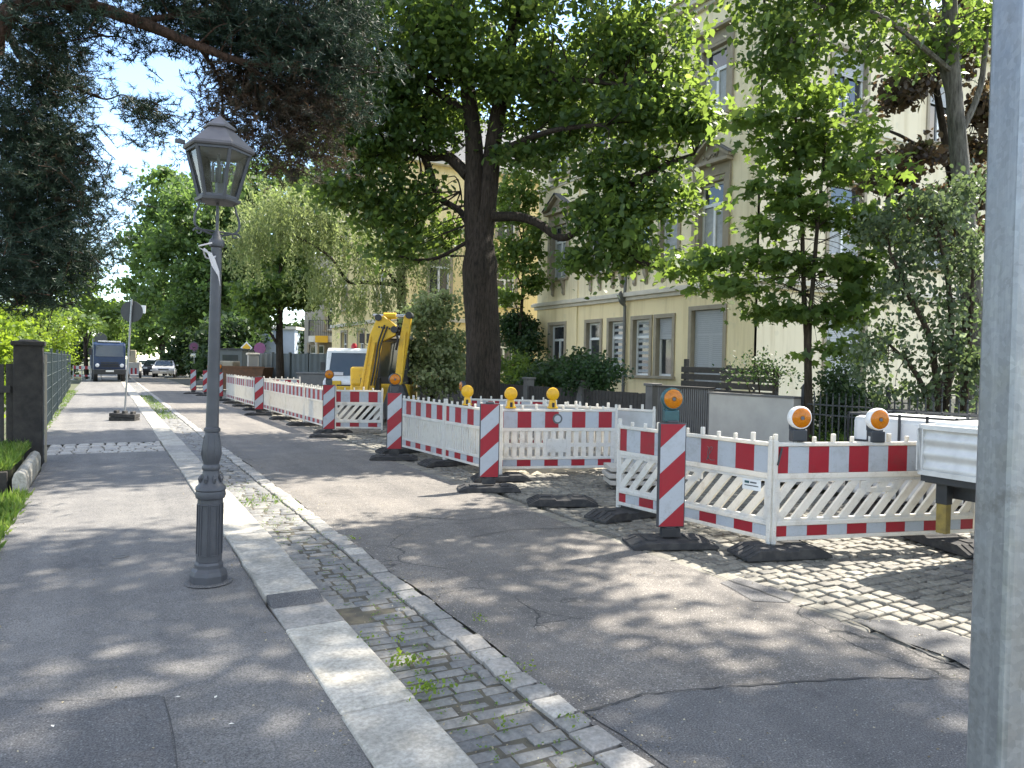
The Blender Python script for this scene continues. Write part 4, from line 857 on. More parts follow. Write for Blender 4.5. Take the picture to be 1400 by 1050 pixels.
# ------------------------------------------------------------------ street lantern
def lantern(loc, label):
    t = thing('street_lamp', label, 'street lamp', loc, R(12))
    mb = MB(); mb.lathe([(.128, 0), (.128, .055), (.118, .085), (.098, .10), (.098, .13), (.088, .15)], 8, ph=R(22.5)); mb.build('base_plinth', 'iron', t, bevel=.006)
    mb = MB(); mb.lathe([(.088, .15), (.086, .60)], 8, ph=R(22.5))
    for k in range(8):
        a = k*math.pi/4+math.pi/4*0; d = Vector((math.cos(a), math.sin(a), 0)); s_ = Vector((-d.y, d.x, 0)); r = .0805
        for sg in (-1, 1): mb.bar(d*(r+.003)+s_*sg*.023+Vector((0, 0, .20)), d*(r+.003)+s_*sg*.023+Vector((0, 0, .56)), .007, .007)
        for z in (.2, .56): mb.bar(d*(r+.003)-s_*.026+Vector((0, 0, z)), d*(r+.003)+s_*.026+Vector((0, 0, z)), .008, .008)
    mb.build('pedestal', 'iron', t, bevel=.003)
    mb = MB(); mb.lathe([(.09, .6), (.098, .605), (.104, .63), (.098, .655), (.104, .665), (.10, .685), (.085, .70), (.072, .725), (.06, .75), (.055, .80), (.062, .81), (.062, .83), (.052, .845), (.058, .87), (.068, .91), (.066, .97), (.054, 1.04), (.046, 1.075), (.056, 1.08), (.056, 1.10), (.044, 1.11)], 20)
    for k in range(8):
        a = k*math.pi/4; d = Vector((math.cos(a), math.sin(a), 0)); mb.tube([d*.074+Vector((0, 0, .72)), d*.078+Vector((0, 0, .745)), d*.064+Vector((0, 0, .77))], [.012, .014, .004], 6)
        mb.tube([d*.055+Vector((0, 0, .87)), d*.066+Vector((0, 0, .92)), d*.052+Vector((0, 0, 1.05))], [.006, .009, .004], 6)
    mb.build('neck', 'iron', t, smooth=40)
    mb = MB(); mb.lathe([(.044, 1.11), (.036, 2.35), (.036, 2.4), (.05, 2.41), (.054, 2.435), (.05, 2.46), (.035, 2.475), (.03, 2.5), (.02, 2.52), (.016, 2.54)], 16); mb.build('shaft', 'iron', t, smooth=40)
    mb = MB(); mb.tube([(0, 0, 2.52), (0, 0, 2.76)], .012, 8)
    for s_ in (-1, 1):
        for k in range(1):
            mb.tube(smooth_path([(s_*.02, 0, 2.5), (s_*.09, 0, 2.52), (s_*.15, 0, 2.56), (s_*.155, 0, 2.64), (s_*.13, 0, 2.71), (s_*.135, 0, 2.77)], 5), .008, 6)
            mb.tube([(s_*(.13+.035*math.cos(a)*(1-.08*i)), 0, 2.51+.035*math.sin(a)*(1-.08*i)) for i, a in enumerate(np.linspace(0, 6.5, 12))], .006, 6)
    mb.tube([(-.15, 0, 2.53), (.15, 0, 2.53)], .008, 6); mb.build('bracket', 'iron', t, smooth=40)
    # lantern head
    zb, zt, rb, rt = 2.79, 3.17, .145, .245
    def hexp(r, z, k): a = k*math.pi/3+math.pi/6; return Vector((r*math.cos(a), r*math.sin(a), z))
    mb = MB(); mb.lathe([(.12, 2.755), (.175, 2.765), (.18, 2.785), (.15, 2.795)], 6, ph=math.pi/6)
    for k in range(6):
        mb.bar(hexp(rb, zb, k), hexp(rt, zt, k), .022, .022); mb.bar(hexp(rb, zb+.012, k), hexp(rb, zb+.012, k+1), .018, .022); mb.bar(hexp(rt, zt-.012, k), hexp(rt, zt-.012, k+1), .018, .024)
    mb.box((-.30, 0, 3.185), (.07, .03, .03)); mb.build('lantern_frame', 'iron', t)
    for k in range(6):
        mb = MB(); i = .95; mb.quad(hexp(rb*i, zb+.01, k), hexp(rb*i, zb+.01, k+1), hexp(rt*i, zt-.01, k+1), hexp(rt*i, zt-.01, k)); mb.build('glass_pane', 'glass', t)
    mb = MB(); mb.lathe([(.27, 3.165), (.278, 3.18), (.272, 3.20), (.11, 3.34), (.125, 3.345), (.125, 3.362), (.10, 3.38), (.05, 3.42), (.02, 3.445), (.004, 3.465)], 6, ph=math.pi/6); mb.build('lantern_roof', 'iron_roof', t, bevel=.003)
    mb = MB(); mb.box((.02, 0, 2.86), (.07, .06, .12)); mb.tube([(0, 0, 2.79), (0, 0, 3.15)], .012, 8)
    for k in range(4): mb.tube([(.04*math.cos(k*1.57), .04*math.sin(k*1.57), 2.92), (.045*math.cos(k*1.57), .045*math.sin(k*1.57), 3.05)], .013, 8)
    mb.build('burner', 'iron', t)
    for ch in t.children:
        for v in ch.data.vertices:
            if v.co.z > 2.74: v.co.x *= .88; v.co.y *= .88
            if v.co.z > 2.3: v.co.z = 2.3+(v.co.z-2.3)*.885
    return t
LP = G(285, 795, .05)
lamp = lantern((LP.x, LP.y, .052), 'grey cast iron lantern post standing at the kerb in the foreground'); lamp.rotation_euler = (R(.3), R(.9), R(12))
mb = MB(); mb.lathe([(.165, .0), (.15, .006), (.135, .008)], 14); pp = mb.build('pavement_patch', 'asph_dark', loc=(LP.x, LP.y, .051)); struct(pp)
mb = MB(); c = Vector((LP.x, LP.y, 0)); rt_ = Vector((.875, -.483, 0)); fw = Vector((.483, .875, 0))
def lp(u, f, z): return c+rt_*u+fw*f+Vector((0, 0, z+.065))
mb.tube([lp(.045*math.cos(a), .045*math.sin(a), 2.33+.03*math.sin(a*2)) for a in np.linspace(0, 6.6, 16)], .007, 5)
mb.prism([lp(-.07, -.055, 2.37), lp(.03, -.06, 2.33), lp(.05, -.06, 2.29), (lp(.01, -.055, 2.32))], fw*.006)
mb.prism([lp(0, -.055, 2.33), lp(.05, -.06, 2.30), lp(.085, -.06, 2.2), lp(.09, -.055, 2.1), lp(.075, -.055, 2.17), lp(.03, -.055, 2.24)], fw*.006)
mb.tube([lp(.03, -.05, 2.40), lp(-.02, -.06, 2.385), lp(-.06, -.06, 2.375)], .006, 5)
tag(mb.build('barrier_tape', 'tape'), 'torn scrap of white barrier tape knotted below the lantern', 'tape')

# ------------------------------------------------------------------ roadworks: panels, beacons, lamps, foot plates
def frm(p0, p1):
    p0, p1 = Vector(p0), Vector(p1); u = (p1-p0); L = u.length; return math.atan2(u.y, u.x), L
def barrier_proto(L, kind, plain=False, seed=0):
    """panel standing along local +x from 0 to L; thickness along y"""
    root = bpy.data.objects.new('striped_barrier', None); COL.objects.link(root); root.empty_display_size = .2
    rs = random.Random(seed); mb = MB()
    for x in (.02, L-.02): mb.box((x, 0, .545), (.04, .045, .93))
    for z, h, th in ((.975, .035, .05), (.69, .05, .044), (.265, .04, .044), (.13, .035, .05)): mb.box((L/2, 0, z), (L-.08, th, h))
    n = int(L/.2); xs = [.02+(L-.04)*i/n for i in range(n+1)]
    for i, x in enumerate(xs): mb.box((x, 0, 1.018 if i % 3 else 1.03), (.028 if i % 3 else .036, .034, .052 if i % 3 else .076))
    if kind == 'back':
        mb.box((L/2, .008, .62), (L-.08, .012, .02))
    mb.build('frame', 'white', root, bevel=.006)
    mb = MB()
    x0, x1, z0, z1 = .04, L-.04, .285, .665
    def ins(poly):                                      # clip polygon to the window
        for ax, lim, sg in ((0, x0, 1), (0, x1, -1), (1, z0, 1), (1, z1, -1)):
            out = []
            for i in range(len(poly)):
                a, b = poly[i], poly[(i+1) % len(poly)]; da, db = sg*(a[ax]-lim), sg*(b[ax]-lim)
                if da >= 0: out.append(a)
                if da*db < 0: t_ = da/(da-db); out.append((a[0]+(b[0]-a[0])*t_, a[1]+(b[1]-a[1])*t_))
            poly = out
            if not poly: return poly
        return poly
    if kind in ('diag',):
        run = .33; k = -3; pitch = .165; bw = .096
        while k*pitch < L+.5:
            xb = k*pitch; pl = ins([(xb, z0), (xb+bw, z0), (xb+bw+run, z1), (xb+run, z1)])
            if len(pl) >= 3: mb.prism([(a, -.015, b) for a, b in pl], (0, .03, 0))
            k += 1
        mid = L*.53
        if L > 1.5:
            mb.box((mid-.06, 0, z1-.025), (.32, .032, .05)); mb.box((mid-.06, 0, z1-.115), (.32, .032, .045)); mb.box((mid+.115, 0, z1-.07), (.05, .032, .08)); mb.box((mid-.235, 0, z1-.07), (.05, .032, .08))
        for x in (x0+.01, x1-.01): mb.box((x, 0, .475), (.04, .032, .38))
        for z in (z0+.012, z1-.012): mb.box((L/2, 0, z), (L-.1, .033, .03))
    else:
        k = 0; pitch = .118 if kind == 'vert' else .078
        while x0+k*pitch < x1: mb.box((min(x0+k*pitch+.035, x1-.03), 0, .475), (.074 if kind == 'vert' else .055, .03, .38)); k += 1
        if kind == 'vert' and L > 1.4:
            mb.box((L/2, -.003, .45), (.3, .03, .2)); mb.box((L*.5, 0, .46), (L-.1, .026, .06))
    mb.build('slat_panel', 'white', root, bevel=.004)
    for nm, za, zb in (('stripe_board', .717, .955), ('stripe_board', .15, .243)):
        mb = MB(); per = .208; x = .042; k = 0; wdt = per*.5
        while x < L-.043:
            e = min(x+wdt, L-.042); mi = 0 if k % 2 == 0 else 1
            mb.box(((x+e)/2, 0, (za+zb)/2), (e-x, .024, zb-za), mi); x = e; wdt = per; k += 1
        mb.build(nm, ['white_back', 'white_back'] if plain else ['red', 'refl'], root)
    mb = MB()
    for x in (.02, L-.02): mb.box((x, 0, .06), (.03, .03, .1))
    mb.build('post_peg', 'pipe', root)
    return root
PRO = {}
BG = 'striped barrier panels around the roadworks'
def barrier(p0, p1, kind, label, plain=False, tilt=0):
    a, L = frm(p0, p1); Lr = round(L, 1); key = (Lr, kind, plain)
    if key not in PRO:
        o = barrier_proto(Lr, kind, plain, len(PRO)); PRO[key] = o
        tag(o, label, 'barrier', BG); o.location = p0; o.rotation_euler = (tilt, 0, a)
    else:
        o = dup(PRO[key], p0, a, label, BG); o.rotation_euler = (tilt, 0, a)
    return o
FOOT = []
def foot(x, y, rz, label, L=.82):
    if not FOOT:
        root = thing('foot_plate', label, 'foot plate', (x, y, 0), rz, 'black rubber foot plates')
        mb = MB(); pr = [(-.41, 0), (.41, 0), (.41, .025), (.28, .085), (.1, .088), (.08, .07), (-.08, .07), (-.1, .088), (-.28, .085), (-.41, .025)]
        mb.prism([(a, -.18, b) for a, b in pr], (0, .36, 0))
        for s_ in (-1, 1):
            for yy in (-.12, -.04, .04, .12): mb.bar((s_*.405, yy, .031), (s_*.28, yy, .09), .028, .012)
        for s_ in (-1, 1): mb.box((s_*.19, 0, .09), (.12, .05, .014))
        mb.build('body', 'rubber', root, bevel=.003); FOOT.append(root)
        return root
    return dup(FOOT[0], (x, y, 0), rz, label)
# near pair meeting at a corner
NC = Vector((5.22, 4.62, 0))
A1 = barrier(NC, NC+Vector((2.0, -.56, 0)).normalized()*2.2, 'diag', 'near barrier panel with diagonal slots ending behind the aluminium trailer')
A2e = NC+Vector((-.2, 1.95, 0)).normalized()*2.0
A2 = barrier(A2e, NC, 'diag', 'barrier panel behind the nearest striped beacon, white sticker at its end')
mb = MB(); mb.box((1.8, -.026, .59), (.2, .004, .1), 0); mb.box((1.75, -.029, .61), (.05, .002, .022), 1); mb.box((1.82, -.029, .61), (.07, .002, .014), 2); mb.box((1.80, -.029, .58), (.15, .002, .01), 2)
mb.build('sticker', ['signwhite', 'teal', 'signback'], A2)
for x0, z0, sc in ((.86, .84, 1), (1.27, .82, 1.1)):
    mb = MB(); pth = [(x0+sc*.035*math.sin(k*1.15)*(.4+.06*k)+.004*k, -.0135, z0+sc*.06*math.cos(k*.83)) for k in range(13)]
    mb.tube(smooth_path(pth, 4), .0028, 4); mb.build('scribble', 'signback', A2)
mb = MB(); mb.box((.05, -.03, .87), (.014, .012, .16), 0, Matrix.Rotation(.25, 3, 'Y')); mb.build('latch', 'dark_edge', A1)
barrier((4.86, 11.0, 0), (4.93, 9.2, 0), 'fine', 'translucent barrier panel directly left of the second nearest beacon')
barrier((4.76, 12.9, 0), (4.85, 11.05, 0), 'fine', 'translucent barrier panel right of the beacon by the excavator')
C_ = barrier((4.98, 9.55, 0), (6.8, 9.0, 0), 'vert', 'barrier panel with a grey round mark and centre plaque, standing over bright setts')
mb = MB(); mb.lathe([(.075, -.002), (.075, .002)], 20, (.96, -.017, .85), (0, 1, 0), 0); mb.lathe([(.05, -.0035), (.05, .0035)], 20, (.96, -.0175, .85), (0, 1, 0), 1); mb.build('round_mark', ['signback', 'refl'], C_)
barrier((5.35, 10.75, 0), (7.0, 10.2, 0), 'back', 'plain white barrier panel just behind the one with the round mark', plain=True)
barrier((6.0, 12.5, 0), (7.3, 11.6, 0), 'vert', 'striped barrier panel before the linden trunk, only its top showing')
barrier((6.45, 10.55, 0), (7.33, 8.75, 0), 'back', 'grey backed barrier panel seen from its plain side near the ribbed cladding', plain=True)
barrier((4.62, 16.75, 0), (5.6, 16.3, 0), 'diag', 'short barrier panel with slanted slots in front of the excavator')
y = 17.05; names = ['first', 'second', 'third', 'fourth', 'fifth', 'sixth', 'seventh', 'eighth']
for i in range(7):
    barrier((4.50-.035*i, y+2.0, 0), (4.53-.035*i, y, 0), 'fine', 'sunlit translucent barrier panel, %s of the long row beyond the excavator' % names[i]); y += 2.04
barrier((4.95, 27.2, 0), (6.1, 26.6, 0), 'vert', 'far striped barrier panel raised behind the long sunlit row')
barrier((4.0, 33.6, 0), (4.03, 32.0, 0), 'fine', 'farthest translucent barrier panel between two distant beacons')
# foot plates
for x, y, rz, l in ((5.25, 4.55, 2.85, 'black rubber foot plate under the corner of the two near panels'), (4.98, 6.45, .1, 'black rubber foot plate left of the nearest beacon under the panel end'), (7.0, 4.08, 1.3, 'black rubber foot plate below the aluminium trailer'),
    (G(768, 689).x, G(768, 689).y, -.45, 'empty black rubber foot plate lying on the bright setts'), (4.95, 9.25, -.3, 'black rubber foot plate behind the second nearest beacon'), (4.86, 11.0, .05, 'foot plate under the joint of the two translucent panels'), (4.76, 12.85, .05, 'foot plate beside the beacon right of the excavator'),
    (4.62, 16.85, .1, 'foot plate left of the short slotted panel')):
    foot(x, y, rz, l)
y = 19.07
for i in range(6): foot(4.48-.035*i, y, .02, 'foot plate under the %s joint of the long sunlit row' % names[i]); y += 2.04
# beacons
BEA = []
def beacon(x, y, rz, label):
    if BEA: return dup(BEA[0], (x, y, 0), rz, label)
    root = thing('striped_beacon', label, 'beacon', (x, y, 0), rz, 'red and white striped beacons')
    mb = MB(); pr = [(-.40, 0), (.40, 0), (.40, .025), (.30, .062), (-.30, .062), (-.40, .025)]
    mb.prism([(a, -.2, b) for a, b in pr], (0, .40, 0)); mb.box((0, 0, .12), (.17, .09, .08))
    for s_ in (-1, 1): mb.box((s_*.2, 0, .067), (.1, .2, .02)); mb.bar((s_*.39, .1, .03), (s_*.3, .1, .066), .04, .012); mb.bar((s_*.39, -.1, .03), (s_*.3, -.1, .066), .04, .012)
    mb.build('foot', 'rubber', root, bevel=.004)
    W_, z0, z1 = .235, .165, 1.135
    mb = MB(); mb.box((0, 0, (z0+z1)/2), (.262, .05, z1-z0)); mb.box((0, 0, z1+.006), (.11, .05, .03)); mb.box((0, 0, .15), (.1, .04, .06)); mb.build('body', 'dark_edge', root, bevel=.012)
    for sg in (-1, 1):
        mb = MB(); per = .232; slope = W_*.92
        def clip(poly):
            for ax, lim, s2 in ((1, z0+.012, 1), (1, z1-.012, -1)):
                out = []
                for i in range(len(poly)):
                    a, b = poly[i], poly[(i+1) % len(poly)]; da, db = s2*(a[ax]-lim), s2*(b[ax]-lim)
                    if da >= 0: out.append(a)
                    if da*db < 0: t_ = da/(da-db); out.append((a[0]+(b[0]-a[0])*t_, a[1]+(b[1]-a[1])*t_))
                poly = out
                if not poly: break
            return poly
        for k in range(-2, 8):
            zb = .185+(k-1)*.24
            pl = clip([(-W_/2, zb), (W_/2, zb+slope), (W_/2, zb+slope+.24), (-W_/2, zb+.24)])
            if len(pl) >= 3: mb.add([(a*(1 if sg < 0 else -1), sg*.0275, b) for a, b in pl], [tuple(range(len(pl)))], 1 if (k-1) % 2 == 0 else 0)
        mb.build('stripe_sheet', ['red', 'refl'], root)
    BEA.append(root); return root
# direction the plate faces: local -y towards the viewer
for (x, y, l) in ((4.6, 5.25, 'nearest striped beacon with a blue rimmed amber lamp on top'), (4.40, 8.55, 'second nearest striped beacon standing by the bright setts'), (4.33, 11.95, 'striped beacon just right of the yellow excavator arm'), (4.28, 15.95, 'striped beacon left of the short slotted panel with an amber lamp'),
                  (4.05, 22.9, 'striped beacon midway along the long sunlit panel row'), (4.02, 31.2, 'far striped beacon partly hidden by the lantern post'), (3.98, 35.4, 'far striped beacon just left of the lantern post, second from the end'), (3.66, 37.4, 'farthest striped beacon at the end of the roadworks')):
    d = Vector((x, y, 0)); beacon(x, y, math.atan2(-.483, .875)*.75 if y < 12 else R(-16), l)
# warning lamps
def wlamp(p, face, label, kind):
    """p: foot point; lens faces direction face (angle of the normal)"""
    bm_ = 'teal' if RIM[0] == 'teal' else 'housing'
    root = thing('warning_lamp', label, 'warning lamp', p, face, 'amber warning lamps')
    if kind == 'dark':
        mb = MB(); mb.box((-.01, 0, .055), (.085, .14, .11)); mb.box((-.01, 0, .115), (.07, .11, .03)); mb.box((-.045, 0, .17), (.05, .13, .14)); mb.build('battery_case', bm_, root, bevel=.012)
        mb = MB(); mb.lathe([(.06, -.04), (.098, -.03), (.104, 0), (.104, .03), (.096, .045)], 28, (0, 0, .215), (1, 0, 0)); mb.build('rim', RIM[0], root, smooth=40)
        mb = MB(); mb.lathe([(.092, .03), (.088, .048), (.07, .06), (.03, .066), (.022, .066), (.018, .06), (.002, .06)], 28, (0, 0, .215), (1, 0, 0)); mb.lathe([(.016, 0), (.016, .008)], 10, (.062, 0, .215), (1, 0, 0), 1)
        mb.build('lens', ['amber', 'signback'], root, smooth=40)
    else:
        mb = MB(); mb.box((0, 0, .07), (.09, .12, .12), 0, tp=.75); mb.box((0, 0, .015), (.1, .15, .03)); mb.build('battery_case', 'yellow_plastic', root, bevel=.012)
        mb = MB(); mb.box((.046, 0, .055), (.01, .035, .07)); mb.build('clip', 'blackrub', root)
        mb = MB(); mb.lathe([(.05, -.05), (.09, -.035), (.098, 0), (.09, .035), (.05, .05)], 24, (0, 0, .215), (1, 0, 0)); mb.build('lens', 'yellow_plastic', root, smooth=50)
    return root
RIM = ['teal']
back = math.atan2(-.875, -.483)                        # towards the viewer
wlamp((4.6, 5.27, 1.14), back+.15, 'amber lamp with blue green rim on the nearest striped beacon', 'dark')
RIM[0] = 'signwhite'
wlamp(A1.location+Vector((.24, -.07, 1.0)), back+.1, 'amber lamp with white rim left of the other on the near slotted panel', 'dark')
wlamp(A1.location+Vector((1.02, -.29, .985)), back+.1, 'amber lamp with white rim beside the white caged tank', 'dark')
RIM[0] = 'housing'
wlamp((4.33, 11.97, 1.14), back+.3, 'round amber lamp on the beacon right of the excavator', 'dark')
wlamp((4.28, 15.97, 1.14), back+.3, 'round amber lamp on the beacon before the white van', 'dark')
wlamp((4.02, 31.22, 1.14), back, 'far amber lamp beside the lantern post', 'dark')
wlamp((4.93, 10.35, 1.0), back, 'yellow cased lamp left of the linden trunk on the translucent panel', 'yellow')
wlamp((5.22, 9.48, 1.0), back+.2, 'yellow cased lamp just above the second nearest beacon', 'yellow')
wlamp((5.83, 9.3, 1.0), back+.2, 'yellow cased lamp on the panel with the round mark', 'yellow')
wlamp((5.9, 12.58, 1.0), back-1.2, 'small orange lamp against the left edge of the linden trunk', 'dark')

# ------------------------------------------------------------------ houses
def wall(mb, O, U, Nn, u0, u1, z0, z1, ops, depth=.22, mi=0, mr=0):
    O, U, Nn = Vector(O), Vector(U), Vector(Nn)
    def q(u, z, n=0): return O+U*u+Nn*n+Vector((0, 0, z))
    us = sorted({u0, u1, *[o[0] for o in ops], *[o[1] for o in ops]}); zs = sorted({z0, z1, *[o[2] for o in ops], *[o[3] for o in ops]})
    us = [u for u in us if u0 <= u <= u1]; zs = [z for z in zs if z0 <= z <= z1]
    for i in range(len(us)-1):
        for j in range(len(zs)-1):
            cu, cz = (us[i]+us[i+1])/2, (zs[j]+zs[j+1])/2
            if any(o[0] < cu < o[1] and o[2] < cz < o[3] for o in ops): continue
            mb.quad(q(us[i], zs[j]), q(us[i+1], zs[j]), q(us[i+1], zs[j+1]), q(us[i], zs[j+1]), mi)
    for a, b, c, d in ops:
        if b <= u0 or a >= u1 or d <= z0 or c >= z1: continue
        for (p, r) in (((a, c), (a, d)), ((b, c), (b, d)), ((a, c), (b, c)), ((a, d), (b, d))):
            mb.quad(q(*p), q(*r), q(*r, -depth), q(*p, -depth), mr)
def window(parent, O, U, Nn, u0, u1, z0, z1, style='', rec=.16, trim=True, sill=True, two=True):
    O, U, Nn = Vector(O), Vector(U), Vector(Nn); Rm = Matrix((U, -Nn, Vector((0, 0, 1)))).transposed()
    def q(u, z, n=0): return O+U*u+Nn*n+Vector((0, 0, z))
    mb = MB(); W_ = u1-u0; H_ = z1-z0
    def b(ua, ub, za, zb, n0, th, m=mb, mi=0): m.box(q((ua+ub)/2, (za+zb)/2, n0), (ub-ua, th, zb-za), mi, Rm)
    e = .07; zt = z0+H_*.69
    b(u0+.003, u0+e, z0, z1, -rec, .06); b(u1-e, u1-.003, z0, z1, -rec, .06); b(u0+e, u1-e, z0+.003, z0+e, -rec, .06); b(u0+e, u1-e, z1-e, z1-.003, -rec, .06)
    b(u0+e, u1-e, zt-.045, zt+.045, -rec+.004, .07)
    if two: b((u0+u1)/2-.045, (u0+u1)/2+.045, z0+e, zt-.046, -rec+.002, .066)
    w_ = mb.build('window', 'winwhite', parent)
    mb = MB(); mb.quad(q(u0+.01, z0+.01, -rec-.015), q(u1-.01, z0+.01, -rec-.015), q(u1-.01, z1-.01, -rec-.015), q(u0+.01, z1-.01, -rec-.015)); mb.build('pane', 'pane', w_)
    if style == 'blind':
        mb = MB(); z = z0+.1
        while z < z1-.12: b(u0+.075, u1-.075, z, z+.1, -rec-.008, .006, mb); z += .2
        mb.build('blind', 'curtain', w_)
    if style in ('half', 'shut'):
        mb = MB(); z = zt-.1 if style == 'half' else z0+.01
        while z < z1-.02: b(u0+.02, u1-.02, z, min(z+.055, z1-.01), -rec+.05, .016, mb); z += .06
        mb.build('roller_shutter', 'shutter', w_)
    if style == 'curtain':
        mb = MB(); n = 9
        for i in range(n):
            ua = u0+.08+(W_-.16)*i/n; mb.quad(q(ua, z0+.08, -rec-.012+.004*(i % 2)), q(ua+(W_-.16)/n, z0+.08, -rec-.012+.004*((i+1) % 2)), q(ua+(W_-.16)/n, zt-.06, -rec-.012+.004*((i+1) % 2)), q(ua, zt-.06, -rec-.012+.004*(i % 2)))
        mb.build('curtain', 'curtain', w_)
    if trim:
        mb = MB(); t_ = .13
        b(u0-t_, u0, z0, z1, .02, .05, mb); b(u1, u1+t_, z0, z1, .02, .05, mb); b(u0-t_, u1+t_, z1, z1+t_, .022, .056, mb); mb.build('surround', 'trim', w_, bevel=.008)
    if sill:
        mb = MB(); b(u0-.18, u1+.18, z0-.09, z0, .06, .16, mb); mb.build('sill', 'trim', w_, bevel=.01)
    return w_
FX = 15.6; HB = 12.6
house = thing('yellow_house', 'three storey cream and yellow house with sandstone window surrounds on the right', 'house', (0, 0, 0))
O = (FX, 26.1, 0); U = (0, -1, 0); Nn = (-1, 0, 0)
def Y(a): return 26.1-a
LW = Y(14.5)
gf = [(Y(25.05), Y(24.0), 1.35, 3.2, ''), (Y(22.6), Y(21.75), 1.35, 3.2, ''), (Y(21.2), Y(20.4), 1.35, 3.2, 'blind'), (Y(19.85), Y(19.0), 1.35, 3.2, 'blind'), (Y(18.65), Y(17.9), 1.35, 3.2, 'half'), (Y(16.95), Y(15.65), 1.0, 3.35, 'shut')]
f1 = [(Y(25.0), Y(23.98), 5.0, 7.1, 'curtain'), (Y(22.5), Y(21.7), 5.0, 7.1, ''), (Y(21.15), Y(20.4), 5.0, 7.1, 'curtain'), (Y(19.95), Y(19.1), 5.0, 7.1, ''), (Y(18.55), Y(17.75), 5.0, 7.1, 'curtain'), (Y(16.75), Y(15.75), 5.0, 7.05, 'curtain')]
f2 = [(a, b, 8.95, 10.95, s) for a, b, c, d, s in f1]
ops = [o[:4] for o in gf+f1+f2]
mb = MB()
for u0, u1, off in ((0, Y(23.2), .07), (Y(23.2), Y(17.35), 0), (Y(17.35), LW, .07)):
    sel = [o for o in ops if u0 <= o[0] < u1]
    Oo = (FX-off, 26.1, 0)
    wall(mb, Oo, U, Nn, u0, u1, 0, 4.0, sel, .24, 0, 2); wall(mb, Oo, U, Nn, u0, u1, 4.0, HB, sel, .24, 1, 2)
    mb.quad((FX-off, 26.1-u0, 0), (FX+.02, 26.1-u0, 0), (FX+.02, 26.1-u0, HB), (FX-off, 26.1-u0, HB), 1); mb.quad((FX-off, 26.1-u1, 0), (FX+.02, 26.1-u1, 0), (FX+.02, 26.1-u1, HB), (FX-off, 26.1-u1, HB), 1)
mb.quad((FX, 26.1, 0), (30, 26.1, 0), (30, 26.1, HB), (FX, 26.1, HB), 1); mb.quad((30, 14.5, 0), (30, 26.1, 0), (30, 26.1, HB), (30, 14.5, HB), 1)
mb.build('wall', ['wall_low', 'wall_up', 'trim'], house)
EO = (FX-.07, 14.5, 0); EU = (1, 0, 0); EN = (0, -1, 0)
eops = [(2.9, 4.4, 9.0, 11.0), (2.9, 4.4, 5.0, 7.1), (2.9, 4.6, 1.0, 3.2), (7.5, 8.9, 9.0, 11.0), (7.5, 8.9, 5.0, 7.1)]
mb = MB(); wall(mb, EO, EU, EN, 0, 14.4, 0, HB, eops, .24, 0, 1); mb.build('end_wall', ['wall_end', 'trim'], house)
for o_ in eops: window(house, EO, EU, EN, *o_, style='shut' if o_[3] < 4 else ('half' if o_[2] > 8 else 'curtain'))
for lst in (gf, f1, f2):
    for i, o_ in enumerate(lst):
        off = .07 if i in (0, 5) else 0
        window(house, (FX-off, 26.1, 0), U, Nn, *o_[:4], style=o_[4], two=(o_[1]-o_[0] > .95))
def fb(mb, ya, yb, za, zb, n0, n1, mi=0): mb.box((FX-(n0+n1)/2, (ya+yb)/2, (za+zb)/2), (n1-n0, abs(yb-ya), zb-za), mi)
mb = MB()
for za, zb, n1 in ((3.86, 3.98, .14), (3.98, 4.10, .24), (4.10, 4.14, .19), (8.6, 8.68, .12), (8.68, 8.74, .17), (12.2, 12.35, .2), (12.35, 12.6, .42), (12.6, 12.68, .55)):
    fb(mb, 26.1+n1, 14.5-n1, za, zb, 0.0, n1); mb.box(((FX+.05+30)/2, 14.5-n1/2-.0, (za+zb)/2), (30-FX-.05, n1, zb-za))
mb.build('cornice', 'cornice', house, bevel=.015)
mb = MB(); fb(mb, 26.15, 14.45, 0, .75, 0, .14); mb.box((22.9, 14.5-.05, .375), (14.2, .1, .75)); mb.build('plinth', 'trim', house)
for za in (12.2,):
    pass
for lst, zc in ((f1, 4.9),):                            # console pairs under the sills
    for i, o_ in enumerate(lst):
        off = .07 if i in (0, 5) else 0
        for u in (o_[0]+.12, o_[1]-.12):
            mb = MB(); y_ = 26.1-u
            mb.prism([(FX-off-.0, y_-.07, 4.91), (FX-off-.16, y_-.07, 4.91), (FX-off-.13, y_-.07, 4.7), (FX-off-.06, y_-.07, 4.55), (FX-off-.08, y_-.07, 4.42), (FX-off, y_-.07, 4.33)], (0, .14, 0)); mb.build('console', 'trim', house, bevel=.008)
